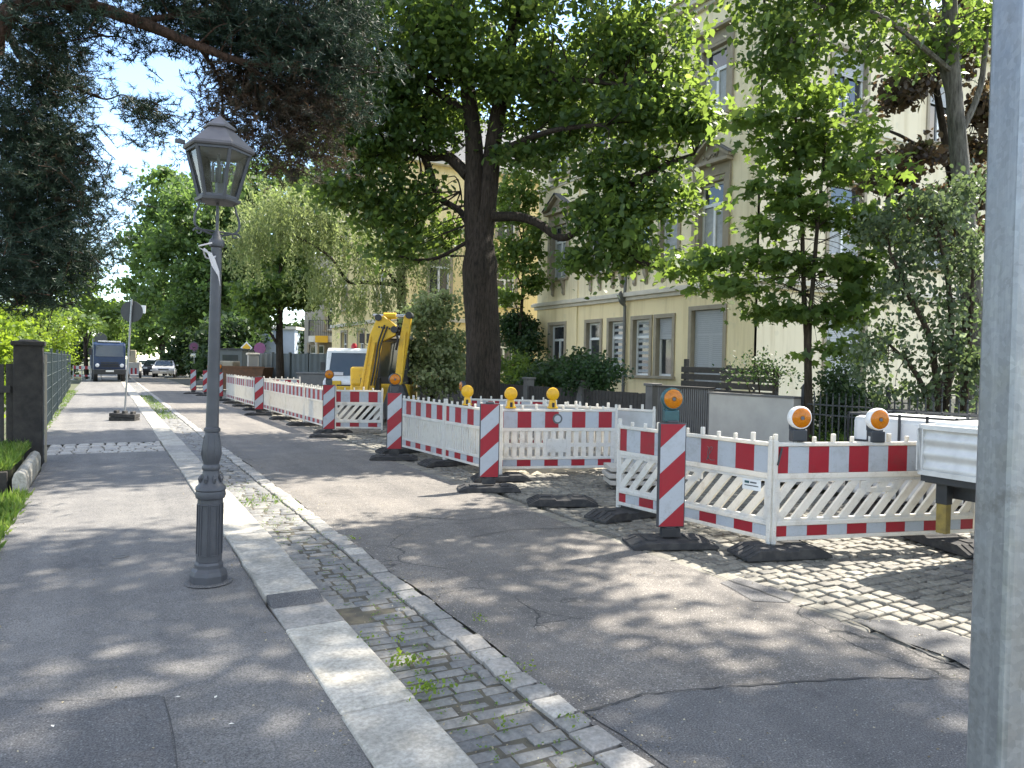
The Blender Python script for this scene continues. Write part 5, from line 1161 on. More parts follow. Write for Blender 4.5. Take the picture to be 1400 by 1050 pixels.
def hood(o_, off, z, ped):
    ya, yb = 26.1-o_[0]+.32, 26.1-o_[1]-.32; mb = MB()
    fb(mb, ya-.06, yb+.06, z-.42, z-.1, off, off+.06); fb(mb, ya, yb, z-.1, z, off, off+.26)
    if ped:
        ym = (ya+yb)/2; h = .58
        x0 = FX-off
        mb.prism([(x0, ya, z), (x0, yb, z), (x0, ym, z+h)], (-.08, 0, 0))
        for (a, b2) in ((ya+.06, ym), (yb-.06, ym)): mb.bar((x0-.13, a, z+.03), (x0-.13, b2, z+h+.03), .27, .08)
        for k in range(9): mb.box((x0-.09, ym+random.uniform(-.35, .35), z+.1+random.uniform(0, .16)), (.05, .1, .09), 0, Matrix.Rotation(random.uniform(0, 1.5), 3, 'X'))
        mb.build('pediment', 'trim', house, bevel=.012)
        mb = MB()
        for (a, b2) in ((ya+.09, ym), (yb-.09, ym)): mb.bar((x0-.14, a, z+.085), (x0-.14, b2, z+h+.1), .32, .02)
        mb.build('pediment_cover', 'slate', house)
    else: mb.build('window_hood', 'trim', house, bevel=.012)
    mb = MB(); fb(mb, ya-.06, ya-.24, o_[2], z-.42, off, off+.075); mb.build('window_pilaster', 'trim', house, bevel=.01); mb = MB(); fb(mb, yb+.24, yb+.06, o_[2], z-.42, off, off+.075); mb.build('window_pilaster', 'trim', house, bevel=.01)
hood(f1[5], .07, 7.62, True); hood(f1[0], .07, 7.62, True); hood(f2[5], .07, 11.45, False); hood(f2[0], .07, 11.45, False)
mb = MB(); mb.tube([(FX-.12, 20.2, .2), (FX-.12, 20.2, 3.7)], .055, 10); mb.tube(smooth_path([(FX-.12, 20.2, 3.7), (FX-.32, 20.2, 3.85), (FX-.32, 20.2, 4.15), (FX-.12, 20.2, 4.35), (FX-.12, 20.2, 12.2)], 4), .055, 10)
for z in (1, 2.4, 5.5, 7.5, 9.5): mb.lathe([(.066, -.02), (.066, .02)], 10, (FX-.12, 20.2, z))
mb.build('downpipe', 'pipe', house, smooth=40)
mb = MB(); a, b2, c, d = (FX-.55, 13.95), (30.5, 13.95), (30.5, 26.65), (FX-.55, 26.65); r0, r1 = (FX+5, 18.5), (25, 21.5)
for p in ((a, b2, (25, 19), (FX+5, 19)), (b2, c, (25, 21.5), (25, 19)), (c, d, (FX+5, 21.5), (25, 21.5)), (d, a, (FX+5, 19), (FX+5, 21.5))):
    mb.quad(*[Vector((q[0], q[1], 12.69 if i < 2 else 15.6)) for i, q in enumerate(p)])
mb.poly([(FX+5, 19, 15.6), (25, 19, 15.6), (25, 21.5, 15.6), (FX+5, 21.5, 15.6)]); mb.build('roof', 'slate', house)

h2 = thing('second_house', 'yellow house with slate mansard roof beyond the linden trunk', 'house', (0, 0, 0))
O2, U2, N2 = (11.4, 31, 0), (1, 0, 0), (0, -1, 0); ops = [(1.4, 2.4, 4.6, 6.6), (4.8, 5.8, 4.4, 6.2), (4.8, 5.8, 1.2, 3.0), (1.4, 2.4, 1.2, 3.0), (4.8, 5.8, 7.6, 9.4)]
mb = MB(); wall(mb, O2, U2, N2, 0, 8, 0, 10.6, ops); mb.build('end_wall', 'wall_yel', h2)
mb = MB(); wops = []
for yy in (33, 36, 39): wops += [(yy-31, yy-31+1, z, z+2) for z in (1.2, 4.4, 7.4)]
wall(mb, (11.4, 31, 0), (0, 1, 0), (-1, 0, 0), 0, 11, 0, 10.6, wops); mb.quad((19.4, 31, 0), (19.4, 42, 0), (19.4, 42, 10.6), (19.4, 31, 10.6)); mb.quad((11.4, 42, 0), (19.4, 42, 0), (19.4, 42, 10.6), (11.4, 42, 10.6)); mb.build('wall', 'wall_yel', h2)
for o_ in ops: window(h2, O2, U2, N2, *o_, trim=True)
for o_ in wops: window(h2, (11.4, 31, 0), (0, 1, 0), (-1, 0, 0), *o_)
mb = MB()
for z, hh, e in ((3.5, .18, .12), (10.5, .3, .35)): mb.box((15.4, 31-e/2, z+hh/2), (8.0+2*e, e, hh)); mb.box((11.4-e/2, 36.5, z+hh/2), (e, 11, hh))
mb.build('cornice', 'cornice', h2, bevel=.02)
mb = MB(); lo = [(11.2, 30.8, 10.8), (19.6, 30.8, 10.8), (19.6, 42.2, 10.8), (11.2, 42.2, 10.8)]; hi = [(12.1, 31.8, 13.2), (18.7, 31.8, 13.2), (18.7, 41.2, 13.2), (12.1, 41.2, 13.2)]
for i in range(4): mb.quad(lo[i], lo[(i+1) % 4], hi[(i+1) % 4], hi[i])
mb.poly(hi); mb.build('roof', 'slate', h2)

h3 = thing('balcony_house', 'grey house with rounded balcony and yellow board behind the white van', 'house', (0, 0, 0))
O3 = P(415, 560, 45); O3.z = 0
U3 = Vector((.875, -.483, 0)); N3 = Vector((-.483, -.875, 0))
ops = [(.3, 1.2, .9, 2.6), (1.9, 2.9, .2, 2.5), (1.3, 2.6, 3.5, 5.2), (3.2, 4.1, 3.5, 5.2), (3.5, 4.3, .9, 2.6)]
mb = MB(); wall(mb, O3, U3, N3, 0, 6, 0, 8, ops); e3 = O3-N3*6
mb.quad(O3, e3, e3+Vector((0, 0, 8)), O3+Vector((0, 0, 8))); mb.quad(O3+U3*6, e3+U3*6, e3+U3*6+Vector((0, 0, 8)), O3+U3*6+Vector((0, 0, 8))); mb.poly([O3+Vector((0, 0, 8)), O3+U3*6+Vector((0, 0, 8)), e3+U3*6+Vector((0, 0, 8)), e3+Vector((0, 0, 8))]); mb.build('wall', 'ivory', h3)
for o_ in ops: window(h3, O3, U3, N3, *o_)
mb = MB(); pts = []
for k in range(9):
    a = math.pi*k/8; pts.append(O3+U3*(2.0-1.7*math.cos(a))+N3*(1.1*math.sin(a)**.6)+Vector((0, 0, 2.75)))
mb.prism(pts, (0, 0, .38)); mb.build('balcony', 'cornice', h3, bevel=.02)
mb = MB()
for i in range(8): mb.bar(pts[i]+Vector((0, 0, 1.3)), pts[i+1]+Vector((0, 0, 1.3)), .04, .04)
for i in range(8):
    for k in range(5): p = pts[i].lerp(pts[i+1], k/5); mb.bar(p+Vector((0, 0, .38)), p+Vector((0, 0, 1.3)), .02, .02)
mb.build('railing', 'blackpaint', h3)
mb = MB()
for u in (1.0, 3.1): mb.lathe([(.16, 0), (.16, .15), (.12, .2), (.11, 2.6), (.16, 2.7), (.16, 2.75)], 12, O3+U3*u+N3*.8)
mb.build('column', 'cornice', h3, smooth=40)
mb = MB(); p = O3+U3*1.35+N3*1.16; mb.box(p+Vector((0, 0, 2.93)), (.75, .02, .4), 0, Matrix((U3, -N3, Vector((0, 0, 1)))).transposed()); mb.build('board', 'signyellow', h3)

# ------------------------------------------------------------------ front gardens on the right
mb = MB(); mb.box((10.1, 9.42, .58), (.22, 1.95, 1.16)); t = tag(mb.build('garden_wall', 'concrete', bevel=.01), 'pale concrete garden wall block right of the ribbed cladding', 'wall')
mb = MB(); mb.box((10.1, 9.42, 1.175), (.26, 2.0, .03)); mb.build('coping', 'clad', t)
t = thing('ribbed_screen', 'grey vertically ribbed screen left of the pale concrete wall', 'screen', (10.1, 11.2, 0))
mb = MB(); mb.box((.02, 0, .62), (.1, 1.5, 1.24)); y = -.74
while y < .75: mb.box((-.045, y, .62), (.04, .034, 1.22)); y += .058
mb.build('panel', 'clad', t); mb = MB(); mb.box((0, 0, 1.255), (.2, 1.54, .03)); mb.build('cap', 'darkwood', t)
t = thing('slat_fence', 'dark horizontal plank fence above the ribbed screen before the roller shutter', 'fence', (11.0, 11.0, 0))
mb = MB()
for z in (1.0, 1.15, 1.3, 1.45, 1.6): mb.bar((0, 1.3, z), (.1, -1.25, z-.02), .03, .12)
mb.build('planks', 'darkwood', t, bevel=.004)
for yy in (1.25, 0, -1.2):
    mb = MB(); mb.box((.09, yy, .85), (.08, .08, 1.7+(.25 if yy > 1 else 0))); mb.build('post', 'darkwood', t)
# dark board fence of the garden
t = thing('board_fence', 'low dark board fence in front of the bushes and the yellow house', 'fence', (10.1, 12.2, 0))
mb = MB(); y = 0
while y < 13: mb.box((0, y, .55), (.025, .115, 1.05+random.uniform(-.02, .02)), 0); y += .13
for z in (.3, .9): mb.bar((.03, 0, z), (.03, 13, z), .03, .07)
mb.build('boards', 'darkwood', t)
for k in range(6):
    mb = MB(); mb.box((.03, k*2.6, .62), (.22, .22, 1.24)); mb.box((.03, k*2.6, 1.27), (.28, .28, .06)); mb.build('post', 'clad', t, bevel=.01)
# iron fence
def iron_fence(p0, p1, h, label):
    a, L = frm(p0, p1); t = thing('iron_fence', label, 'fence', p0, a, 'black iron fences')
    mb = MB(); n = int(L/.115)
    for i in range(n+1):
        x = L*i/n; mb.box((x, 0, h/2), (.016, .016, h)); mb.lathe([(.004, 0), (.014, .02), (.001, .07)], 5, (x, 0, h))
    mb.build('bars', 'blackpaint', t)
    for z in (.16, h-.14, h-.3):
        mb = MB(); mb.box((L/2, 0, z), (L, .035, .022)); mb.build('rail', 'blackpaint', t)
    for x in (0, L/2, L):
        mb = MB(); mb.box((x, .02, h/2+.05), (.05, .05, h+.1)); mb.lathe([(.035, 0), (.04, .03), (.002, .09)], 8, (x, .02, h+.1)); mb.build('post', 'blackpaint', t)
    return t
iron_fence((10.15, 8.4, 0), (10.2, 5.4, 0), 1.22, 'black iron bar fence right of the pale concrete wall')
iron_fence((10.2, 5.35, 0), (10.2, 1.2, 0), 1.22, 'black iron bar fence behind the white caged tank')
iron_fence((12.2, 9.2, 0), (14.6, 7.2, 0), 1.35, 'black iron fence deeper in the garden before the pale wall')

# ------------------------------------------------------------------ left side
t = thing('gate_pillar', 'square soot dark gate pillar at the left pavement edge', 'pillar', (-.98, 13.15, 0))
mb = MB(); mb.box((0, 0, .9), (.36, .36, 1.8)); mb.build('shaft', 'pillar', t, bevel=.015); mb = MB(); mb.box((0, 0, 1.83), (.42, .42, .07)); mb.box((0, 0, 1.875), (.3, .3, .03), tp=.6); mb.build('cap', 'pillar', t, bevel=.015)
mb = MB(); mb.box((.22, -.1, .85), (.03, .05, 1.65)); mb.build('pipe', 'trim', t)
t = thing('wood_fence', 'dark wooden fence and gate left of the gate pillar', 'fence', (-1.2, 13.1, 0))
mb = MB()
for k in range(18): mb.box((.0-k*.14, 0, .78), (.115, .03, 1.5+random.uniform(-.03, .03)))
mb.build('boards', 'darkwood', t, bevel=.004)
for z in (.35, 1.15):
    mb = MB(); mb.box((-1.25, -.035, z), (2.5, .04, .1)); mb.build('rail', 'darkwood', t)
t = thing('wire_fence', 'green grey wire mesh fence running along the left pavement', 'fence', (-1.02, 13.5, 0))
seg = [(0, 0), (-.06, 4), (-.12, 8), (-.18, 12), (-.25, 16), (-.32, 20), (-.4, 25), (-.48, 31)]
for i in range(len(seg)-1):
    (xa, ya), (xb, yb) = seg[i], seg[i+1]
    mb = MB()
    for z in (.3, .6, .9, 1.2, 1.5, 1.72): mb.bar((xa, ya, z), (xb, yb, z), .008, .012)
    n = int((yb-ya)/.14)
    for k in range(n): x = xa+(xb-xa)*k/n; y = ya+(yb-ya)*k/n; mb.box((x, y, .92), (.008, .008, 1.64))
    mb.build('mesh_panel', 'meshmetal', t)
    mb = MB(); mb.box((xa, ya, .92), (.06, .06, 1.84)); mb.build('post', 'meshmetal', t)
mb = MB()
mb.quad((-1.25, 13.4, .1), (-1.25, 13.4, .11), (-1.25, 13.4, .11), (-1.25, 13.4, .1)) if False else None
t = thing('garden_kerb', 'weathered stone garden border with rounded end beside the grass', 'border', (-.86, 10.3, 0))
mb = MB(); prof = [(-.07, 0), (.07, 0), (.075, .2), (.055, .27), (0, .3), (-.055, .27), (-.075, .2)]
mb.prism([(a, 0, b) for a, b in prof], (.0, 2.2, 0)); mb.build('stone', 'granite', t, bevel=.015)
mb = MB(); mb.box((-1.0, .1, .14), (1.75, .08, .3)); mb.build('board', 'pillar', t, bevel=.01)
mb = MB(); mb.box((-1.1, 1.3, .12), (1.9, 2.3, .3)); struct(mb.build('garden_soil', 'soil', loc=(-.86, 10.3, 0)))
# pavement details
mb = MB(); mb.lathe([(.06, 0), (.06, .008), (.05, .009)], 16, (0, 0, 0)); mb.box((0, 0, .011), (.07, .016, .005)); tag(mb.build('valve_cover', 'clad', loc=(.12, 6.66, .05)), 'small round iron valve cover set in the pavement asphalt', 'cover')
pl = ['white petal lying on the dark pavement patch at the bottom left', 'white petal above the seam in the middle of the pavement', 'white petal on the pavement nearest the pale kerb', 'white petal close to the small valve cover']
for (px, py), l in zip(((72, 995), (243, 955), (316, 992), (295, 955)), pl):
    p = G(px, py, .03); mb = MB(); mb.add([(-.014, 0, 0), (0, .007, .003), (.015, .002, .001), (0, -.007, .002)], [(0, 1, 2, 3)]); o = mb.build('petal', 'petal', loc=(p.x, p.y, wz(p.y)+.016)); o.rotation_euler = (0, 0, random.uniform(0, 3)); tag(o, l, 'petal', 'fallen petals')
POSTXY = (.763, .381, 0)
# galvanised post close to the camera
t = thing('sign_post', 'close galvanised steel post cutting the right edge of the picture', 'post', POSTXY, R(63))
mb = MB(); mb.box((0, 0, 1.6), (.052, .052, 3.2)); mb.build('tube', 'galv', t, bevel=.006); mb = MB(); mb.box((0, 0, .06), (.062, .062, .12)); mb.build('sleeve', 'galv', t, bevel=.006)

# ------------------------------------------------------------------ signs
def disc_sign(name, label, p, h, r, mats, group=None, face=None, shape='disc', polew=.03, lean=0, plate=None):
    t = thing(name, label, 'traffic sign', p, back if face is None else face, group); t.rotation_euler[1] = lean
    mb = MB(); mb.tube([(0, 0, 0), (0, 0, h+r+.04)], polew, 8); mb.build('pole', 'galv', t, smooth=40)
    if shape == 'disc':
        mb = MB(); mb.lathe([(r, -.01), (r, .01)], 28, (.045, 0, h), (1, 0, 0)); mb.build('plate', mats[0], t)
        if len(mats) > 1: mb = MB(); mb.lathe([(r*.78, -.004), (r*.78, .004)], 28, (.056, 0, h), (1, 0, 0)); mb.build('face', mats[1], t)
    elif shape == 'diamond':
        for k, (s_, x) in enumerate(((r, .045), (r*.72, .058))):
            mb = MB(); mb.prism([(x, -s_, h), (x, 0, h-s_), (x, s_, h), (x, 0, h+s_)], (.012, 0, 0)); mb.build('plate' if k == 0 else 'face', mats[k], t)
    elif shape == 'triangle':
        for k, (s_, x) in enumerate(((r, .045), (r*.62, .058))):
            mb = MB(); mb.prism([(x, -s_, h-s_*.55), (x, s_, h-s_*.55), (x, 0, h+s_*1.1)], (.012, 0, 0)); mb.build('plate' if k == 0 else 'face', mats[k], t)
    if plate: mb = MB(); mb.box((.05, plate[0], h+plate[1]), (.012, plate[2], plate[3])); mb.build('extra_plate', plate[4], t)
    return t
g = G(170, 574, .067)
t = disc_sign('temporary_sign', 'temporary sign seen from behind on a thin pole with black blocks, standing on the pavement', (g.x, g.y, .055), 2.76, .27, ['sign_backlit'], lean=R(1.2), face=back+.1+math.pi, polew=.025, plate=(-.27, .08, .12, .2, 'signwhite'))
for ch in t.children:
    pass
t.rotation_euler[0] = R(3.2); t.rotation_euler[1] = 0
mb = MB()
for z in (.03, .13): mb.box((.0, 0, z), (.34, .62, .09))
for k in (-.2, 0, .2): mb.box((-.0, k, .21), (.2, .07, .07))
mb.build('foot_block', 'rubber', t, bevel=.01)
g = Vector((-.16, 56, .067)); disc_sign('traffic_sign', 'distant grey sign disc on a pole left of the blue lorry', g, 2.75, .42, ['signback'], 'distant signs beside the lorry')
for px, d, l, hh in ((127, 54, 'bare thin pole standing close to the left of the blue lorry', 2.9), (117, 52, 'thin pole farther left of the lorry near the wire fence', 3.4)):
    q = P(px, 530, d); q.z = .06; mb = MB(); mb.tube([(0, 0, 0), (0, 0, hh)], .04, 8); mb.box((0, 0, .06), (.5, .35, .12)); tag(mb.build('sign_pole', 'galv', loc=q), l, 'pole', 'bare poles beside the lorry')
q = P(337, 540, 44); q.z = 0; disc_sign('priority_sign', 'yellow diamond priority road sign with white edge on a white pole', q, 2.35, .36, ['signwhite', 'signyellow'], shape='diamond', polew=.04)
q = P(355, 540, 43); q.z = 0; disc_sign('no_stopping_sign', 'round violet faded sign in front of the grey sheet fence', q, 2.3, .34, ['signpurple', 'signpurple'])
q = P(325, 540, 50); q.z = 0; disc_sign('warning_sign', 'small red and white triangle warning sign left of the diamond sign', q, 1.9, .36, ['signred', 'signwhite'], shape='triangle')
q = P(265, 540, 60); q.z = 0; disc_sign('no_stopping_sign', 'dark round sign with a white plate below, behind the farthest beacons', q, 2.6, .42, ['signback', 'signpurple'], plate=(0, -.7, .5, .3, 'signwhite'))

# ------------------------------------------------------------------ excavator
Eo = P(520, 560, 19); Eo.z = 0
ex = thing('excavator', 'yellow mini excavator with folded arm behind the short slotted barrier', 'excavator', Eo, math.atan2(-.483, .875))   # local x = to the right, y = away
def ez(x, y): return ((x-520)/53.2, 1.65+(497-y)/53.2)
mb = MB()
for s_ in (-.75, .45):
    pr = [(-.75, .08), (-.6, 0), (.6, 0), (.75, .08), (.75, .35), (.6, .45), (-.6, .45), (-.75, .35)]
    mb.prism([(s_-.12, 1.7+a, b+.0) for a, b in pr], (.26, 0, 0))
mb.build('track', 'blackrub', ex, bevel=.03)
mb = MB(); mb.prism([(-1.0, .95, .55), (.6, .95, .55), (.6, 2.5, .55), (-1.0, 2.5, .55)], (0, 0, .5)); mb.box((-.78, 1.5, 1.25), (.42, 1.2, .5)); mb.box((-.15, 2.2, 1.2), (1.5, .5, .5)); mb.build('body', 'exc_yellow', ex, bevel=.06)
mb = MB(); mb.box((.1, 1.75, 1.65), (.9, .95, 1.3), tp=.9); cabo = mb.build('cab', 'blackpaint', ex, bevel=.05)
mb = MB(); mb.box((.1, 1.285, 1.72), (.68, .02, .95), tp=1); mb.build('front_window', 'veh_glass', cabo)
for sx in (-1, 1):
    mb = MB(); mb.box((.1+sx*.438, 1.75, 1.72), (.02, .7, .85)); mb.build('side_window', 'veh_glass', cabo)
mb = MB(); mb.box((.1, 1.75, 2.33), (.88, .98, .08)); mb.build('cab_roof', 'vanwhite', ex, bevel=.02)
# boom in the local x-z plane at y about 0.5
def ep(x, y, yy=.45): u, z = ez(x, y); return Vector((u, yy, z))
mb = MB()
mb.prism([ep(486, 545, .3), ep(506, 545, .3), ep(516, 470, .3), ep(537, 460, .3), ep(536, 446, .3), ep(521, 434, .3), ep(512, 433, .3), ep(501, 460, .3)], (0, .3, 0)); bo = mb.build('boom', 'exc_yellow', ex, bevel=.02)
mb = MB(); mb.bar(ep(497, 545, .27), ep(509, 470, .27), .04, .12, up=(0, 1, 0)); mb.bar(ep(497, 545, .28), ep(508, 470, .28), .08, .05, up=(0, 1, 0)); mb.build('boom_cylinder', 'exc_yellow', bo)
mb = MB(); mb.bar(ep(490, 545, .285), ep(503, 462, .285), .02, .03, up=(0, 1, 0)); mb.bar(ep(503, 545, .285), ep(513, 472, .285), .02, .03, up=(0, 1, 0)); mb.build('boom_rib', 'exc_yellow', bo)
mb = MB()
for k in range(5): mb.box(ep(514+k*3.6, 449+k*.5, .296), (.045, .006, .05))
mb.build('decal', 'blackpaint', bo)
mb = MB(); mb.tube(smooth_path([ep(504, 530, .27), ep(510, 500, .2), ep(514, 470, .24), ep(522, 446, .26)], 6), .022, 8); mb.tube(smooth_path([ep(508, 530, .27), ep(514, 500, .18), ep(518, 472, .24), ep(526, 448, .26)], 6), .02, 8); mb.build('hydraulic_hose', 'blackrub', bo, smooth=40)
mb = MB(); mb.bar(ep(500, 545, .65), ep(500, 520, .65), .3, .5); mb.build('boom_mount', 'blackpaint', ex)
mb = MB(); mb.tube([ep(519, 433), ep(536, 433)], .085, 12); mb.build('arm_cylinder', 'exc_yellow', ex, smooth=40)
mb = MB(); mb.tube([ep(504, 432.5), ep(519, 433)], .04, 10); mb.tube([ep(536, 433), ep(552, 433)], .045, 10); mb.build('cylinder_rod', 'chrome', ex, smooth=40)
mb = MB()
for (a, b_) in ((555, 432), (535, 452), (513, 436)): mb.tube([ep(a, b_, .25), ep(a, b_, .65)], .09, 12)
mb.build('pivot', 'blackpaint', ex, smooth=40)
mb = MB(); mb.prism([ep(548, 432, .35), ep(558, 433, .35), ep(556, 455, .35), ep(545, 530, .35), ep(535, 530, .35), ep(541, 470, .35)], (0, .2, 0)); st_ = mb.build('stick', 'exc_yellow', ex, bevel=.02)
mb = MB(); mb.bar(ep(550, 455, .31), ep(546, 512, .31), .05, .07, up=(0, 1, 0)); mb.build('bucket_cylinder', 'exc_yellow', st_)
mb = MB(); mb.tube(smooth_path([ep(537, 447, .5), ep(545, 455, .45), ep(541, 470, .5)], 5), .035, 8); mb.tube(smooth_path([ep(536, 455, .4), ep(540, 466, .3), ep(537, 480, .4)], 5), .03, 8); mb.build('hose', 'blackrub', ex, smooth=40)
mb = MB(); pr = [ep(530, 528, .2), ep(548, 528, .2), ep(556, 550, .2), ep(548, 572, .2), ep(524, 578, .2), ep(520, 560, .2)]; mb.prism(pr, (0, .5, 0)); mb.build('bucket', 'blackpaint', ex, bevel=.03)
for sx, px in ((-1, 484), (1, 494)):
    mb = MB(); p = ep(px, 464, .9); mb.box(p, (.13, .05, .26)); mb.bar(p-Vector((0, 0, .1)), Vector((-.3, 1.3, 1.9)), .02, .02); mb.build('mirror', 'blackpaint', ex, bevel=.01)

# white and yellow van behind
Vo = P(473, 560, 26); Vo.z = 0
van = thing('work_van', 'white work van with yellow lower body behind the excavator', 'van', Vo, math.atan2(-.483, .875))
hw = .93
mb = MB(); pr = [(-.0, .45), (.0, 1.0), (.35, 1.15), (.62, 2.15), (.8, 2.25), (4.0, 2.25), (4.0, .45)]
mb.prism([(-hw, a, b) for a, b in pr], (2*hw, 0, 0)); mb.build('body', 'vanwhite', van, bevel=.06)
mb = MB(); mb.box((0, -.03, .62), (2*hw+.02, .12, .42)); mb.box((-.5, -.03, .92), (.62, .08, .2)); mb.build('bumper', 'exc_yellow', van, bevel=.03)
mb = MB(); mb.prism([(-.78, .37, 1.2), (.78, .37, 1.2), (.72, .612, 2.06), (-.72, .612, 2.06)], (0, -.035, .01)); mb.build('windscreen', 'veh_glass', van)
for sx in (-1, 1):
    mb = MB(); mb.box((sx*.7, -.07, .95), (.3, .06, .2)); mb.build('headlight', 'headlight', van, bevel=.02)
    mb = MB(); mb.box((sx*(hw+.12), .5, 1.55), (.18, .08, .32)); mb.build('mirror', 'blackpaint', van, bevel=.02)
    for yy in (.7, 3.2):
        mb = MB(); mb.lathe([(.2, -.1), (.33, -.1), (.35, -.06), (.35, .06), (.33, .1), (.2, .1)], 20, (sx*.8, yy, .35), (1, 0, 0)); mb.build('wheel', 'blackrub', van, smooth=40)
mb = MB(); mb.box((0, -.06, .8), (.7, .03, .16)); mb.build('grille', 'blackpaint', van)
mb = MB(); mb.lathe([(.12, 0), (.12, .1), (.06, .2)], 12, (.1, .9, 2.25)); mb.build('roof_beacon', 'signred', van, smooth=40)
van.scale = (.9, .9, .94)
mb = MB(); mb.box((-.45, .33, 1.28), (.5, .02, .12), 0, Matrix.Rotation(-.3, 3, 'X')); mb.build('dashboard_papers', 'tape', van)

# blue lorry
Lo = Vector((.33, 54.5, .02))
tr = thing('blue_lorry', 'dark blue lorry facing the viewer at the far left of the street', 'lorry', Lo, R(2))
hw = 1.0
mb = MB(); pr = [(0, .75), (-.06, 1.3), (0, 1.75), (.18, 2.62), (.4, 2.78), (1.9, 2.78), (1.9, .75)]
mb.prism([(-hw, a, b) for a, b in pr], (2*hw, 0, 0)); mb.build('cab', 'truck_blue', tr, bevel=.07)
mb = MB(); mb.prism([(-.88, -.005, 1.78), (.88, -.005, 1.78), (.82, .165, 2.55), (-.82, .165, 2.55)], (0, -.02, .005)); mb.build('windscreen', 'veh_glass', tr)
mb = MB(); mb.box((0, -.12, .72), (2.04, .25, .36)); mb.build('bumper', 'blackpaint', tr, bevel=.04)
mb = MB()
for z in (1.12, 1.24, 1.36): mb.box((0, -.075, z), (1.1, .04, .06))
mb.build('grille', 'blackpaint', tr)
mb = MB(); mb.box((0, -.26, .78), (.5, .02, .12)); mb.build('number_plate', 'plate', tr)
for sx in (-1, 1):
    mb = MB(); mb.lathe([(.13, -.03), (.13, .03), (.1, .045)], 16, (sx*.76, -.07, 1.17), (0, -1, 0)); mb.build('headlight', 'headlight', tr, smooth=40)
    mb = MB(); mb.box((sx*1.2, .1, 2.1), (.2, .1, .46)); mb.bar((sx*.98, .15, 2.35), (sx*1.2, .1, 2.3), .03, .03); mb.build('mirror', 'blackpaint', tr, bevel=.02)
    for yy in (.9, 4.6):
        mb = MB(); mb.lathe([(.28, -.14), (.48, -.14), (.52, -.1), (.52, .1), (.48, .14), (.28, .14)], 22, (sx*.86, yy, .5), (1, 0, 0)); mb.build('wheel', 'blackrub', tr, smooth=40)
mb = MB(); mb.box((0, 4.0, 1.65), (2.2, 4.0, 1.4)); mb.build('load_body', 'truck_blue', tr, bevel=.04)
mb = MB(); mb.box((0, .42, 2.83), (1.4, .2, .1)); mb.build('roof_bar', 'vanwhite', tr, bevel=.02)
mb = MB(); mb.box((0, 3, .75), (.8, 6, .25)); mb.build('chassis', 'blackpaint', tr)
# small site trailer with striped board beside the lorry
tr.scale = (.92, .92, .93)
q = P(182, 530, 60); q.z = 0; t = thing('site_trailer', 'small site trailer with pale box and striped board right of the lorry', 'trailer', q, R(-10))
mb = MB(); mb.box((0, .5, .9), (.9, 1.4, .7)); mb.build('box', 'concrete', t, bevel=.03); mb = MB()
for k in range(6): mb.box((-.375+k*.15, -.24, .55), (.15, .03, .5), k % 2)
mb.build('striped_board', ['red', 'refl'], t)
mb = MB(); mb.box((-.1, .4, 1.75), (.5, .4, 1.0)); mb.build('mast', 'sand', t, bevel=.05)
for sx in (-.45, .45):
    mb = MB(); mb.lathe([(.1, -.08), (.28, -.08), (.28, .08), (.1, .08)], 16, (sx, .5, .28), (1, 0, 0)); mb.build('wheel', 'blackrub', t, smooth=40)
# clutter left of the lorry
q = P(112, 530, 50); q.z = .06; t = thing('folding_barrier', 'low red and white barrier on the pavement left of the lorry', 'barrier', q, math.atan2(-.483, .875))
mb = MB()
for k in range(6): mb.box((-.5+k*.2, 0, .85), (.2, .03, .22), k % 2); mb.box((-.5+k*.2, 0, .3), (.2, .03, .12), k % 2)
mb.build('striped_board', ['red', 'refl'], t); mb = MB()
for x in (-.58, .58, 0): mb.box((x, 0, .5), (.05, .05, 1.0))
mb.box((-.58, 0, .03), (.3, .5, .06)); mb.box((.58, 0, .03), (.3, .5, .06)); mb.build('frame', 'white_back', t)

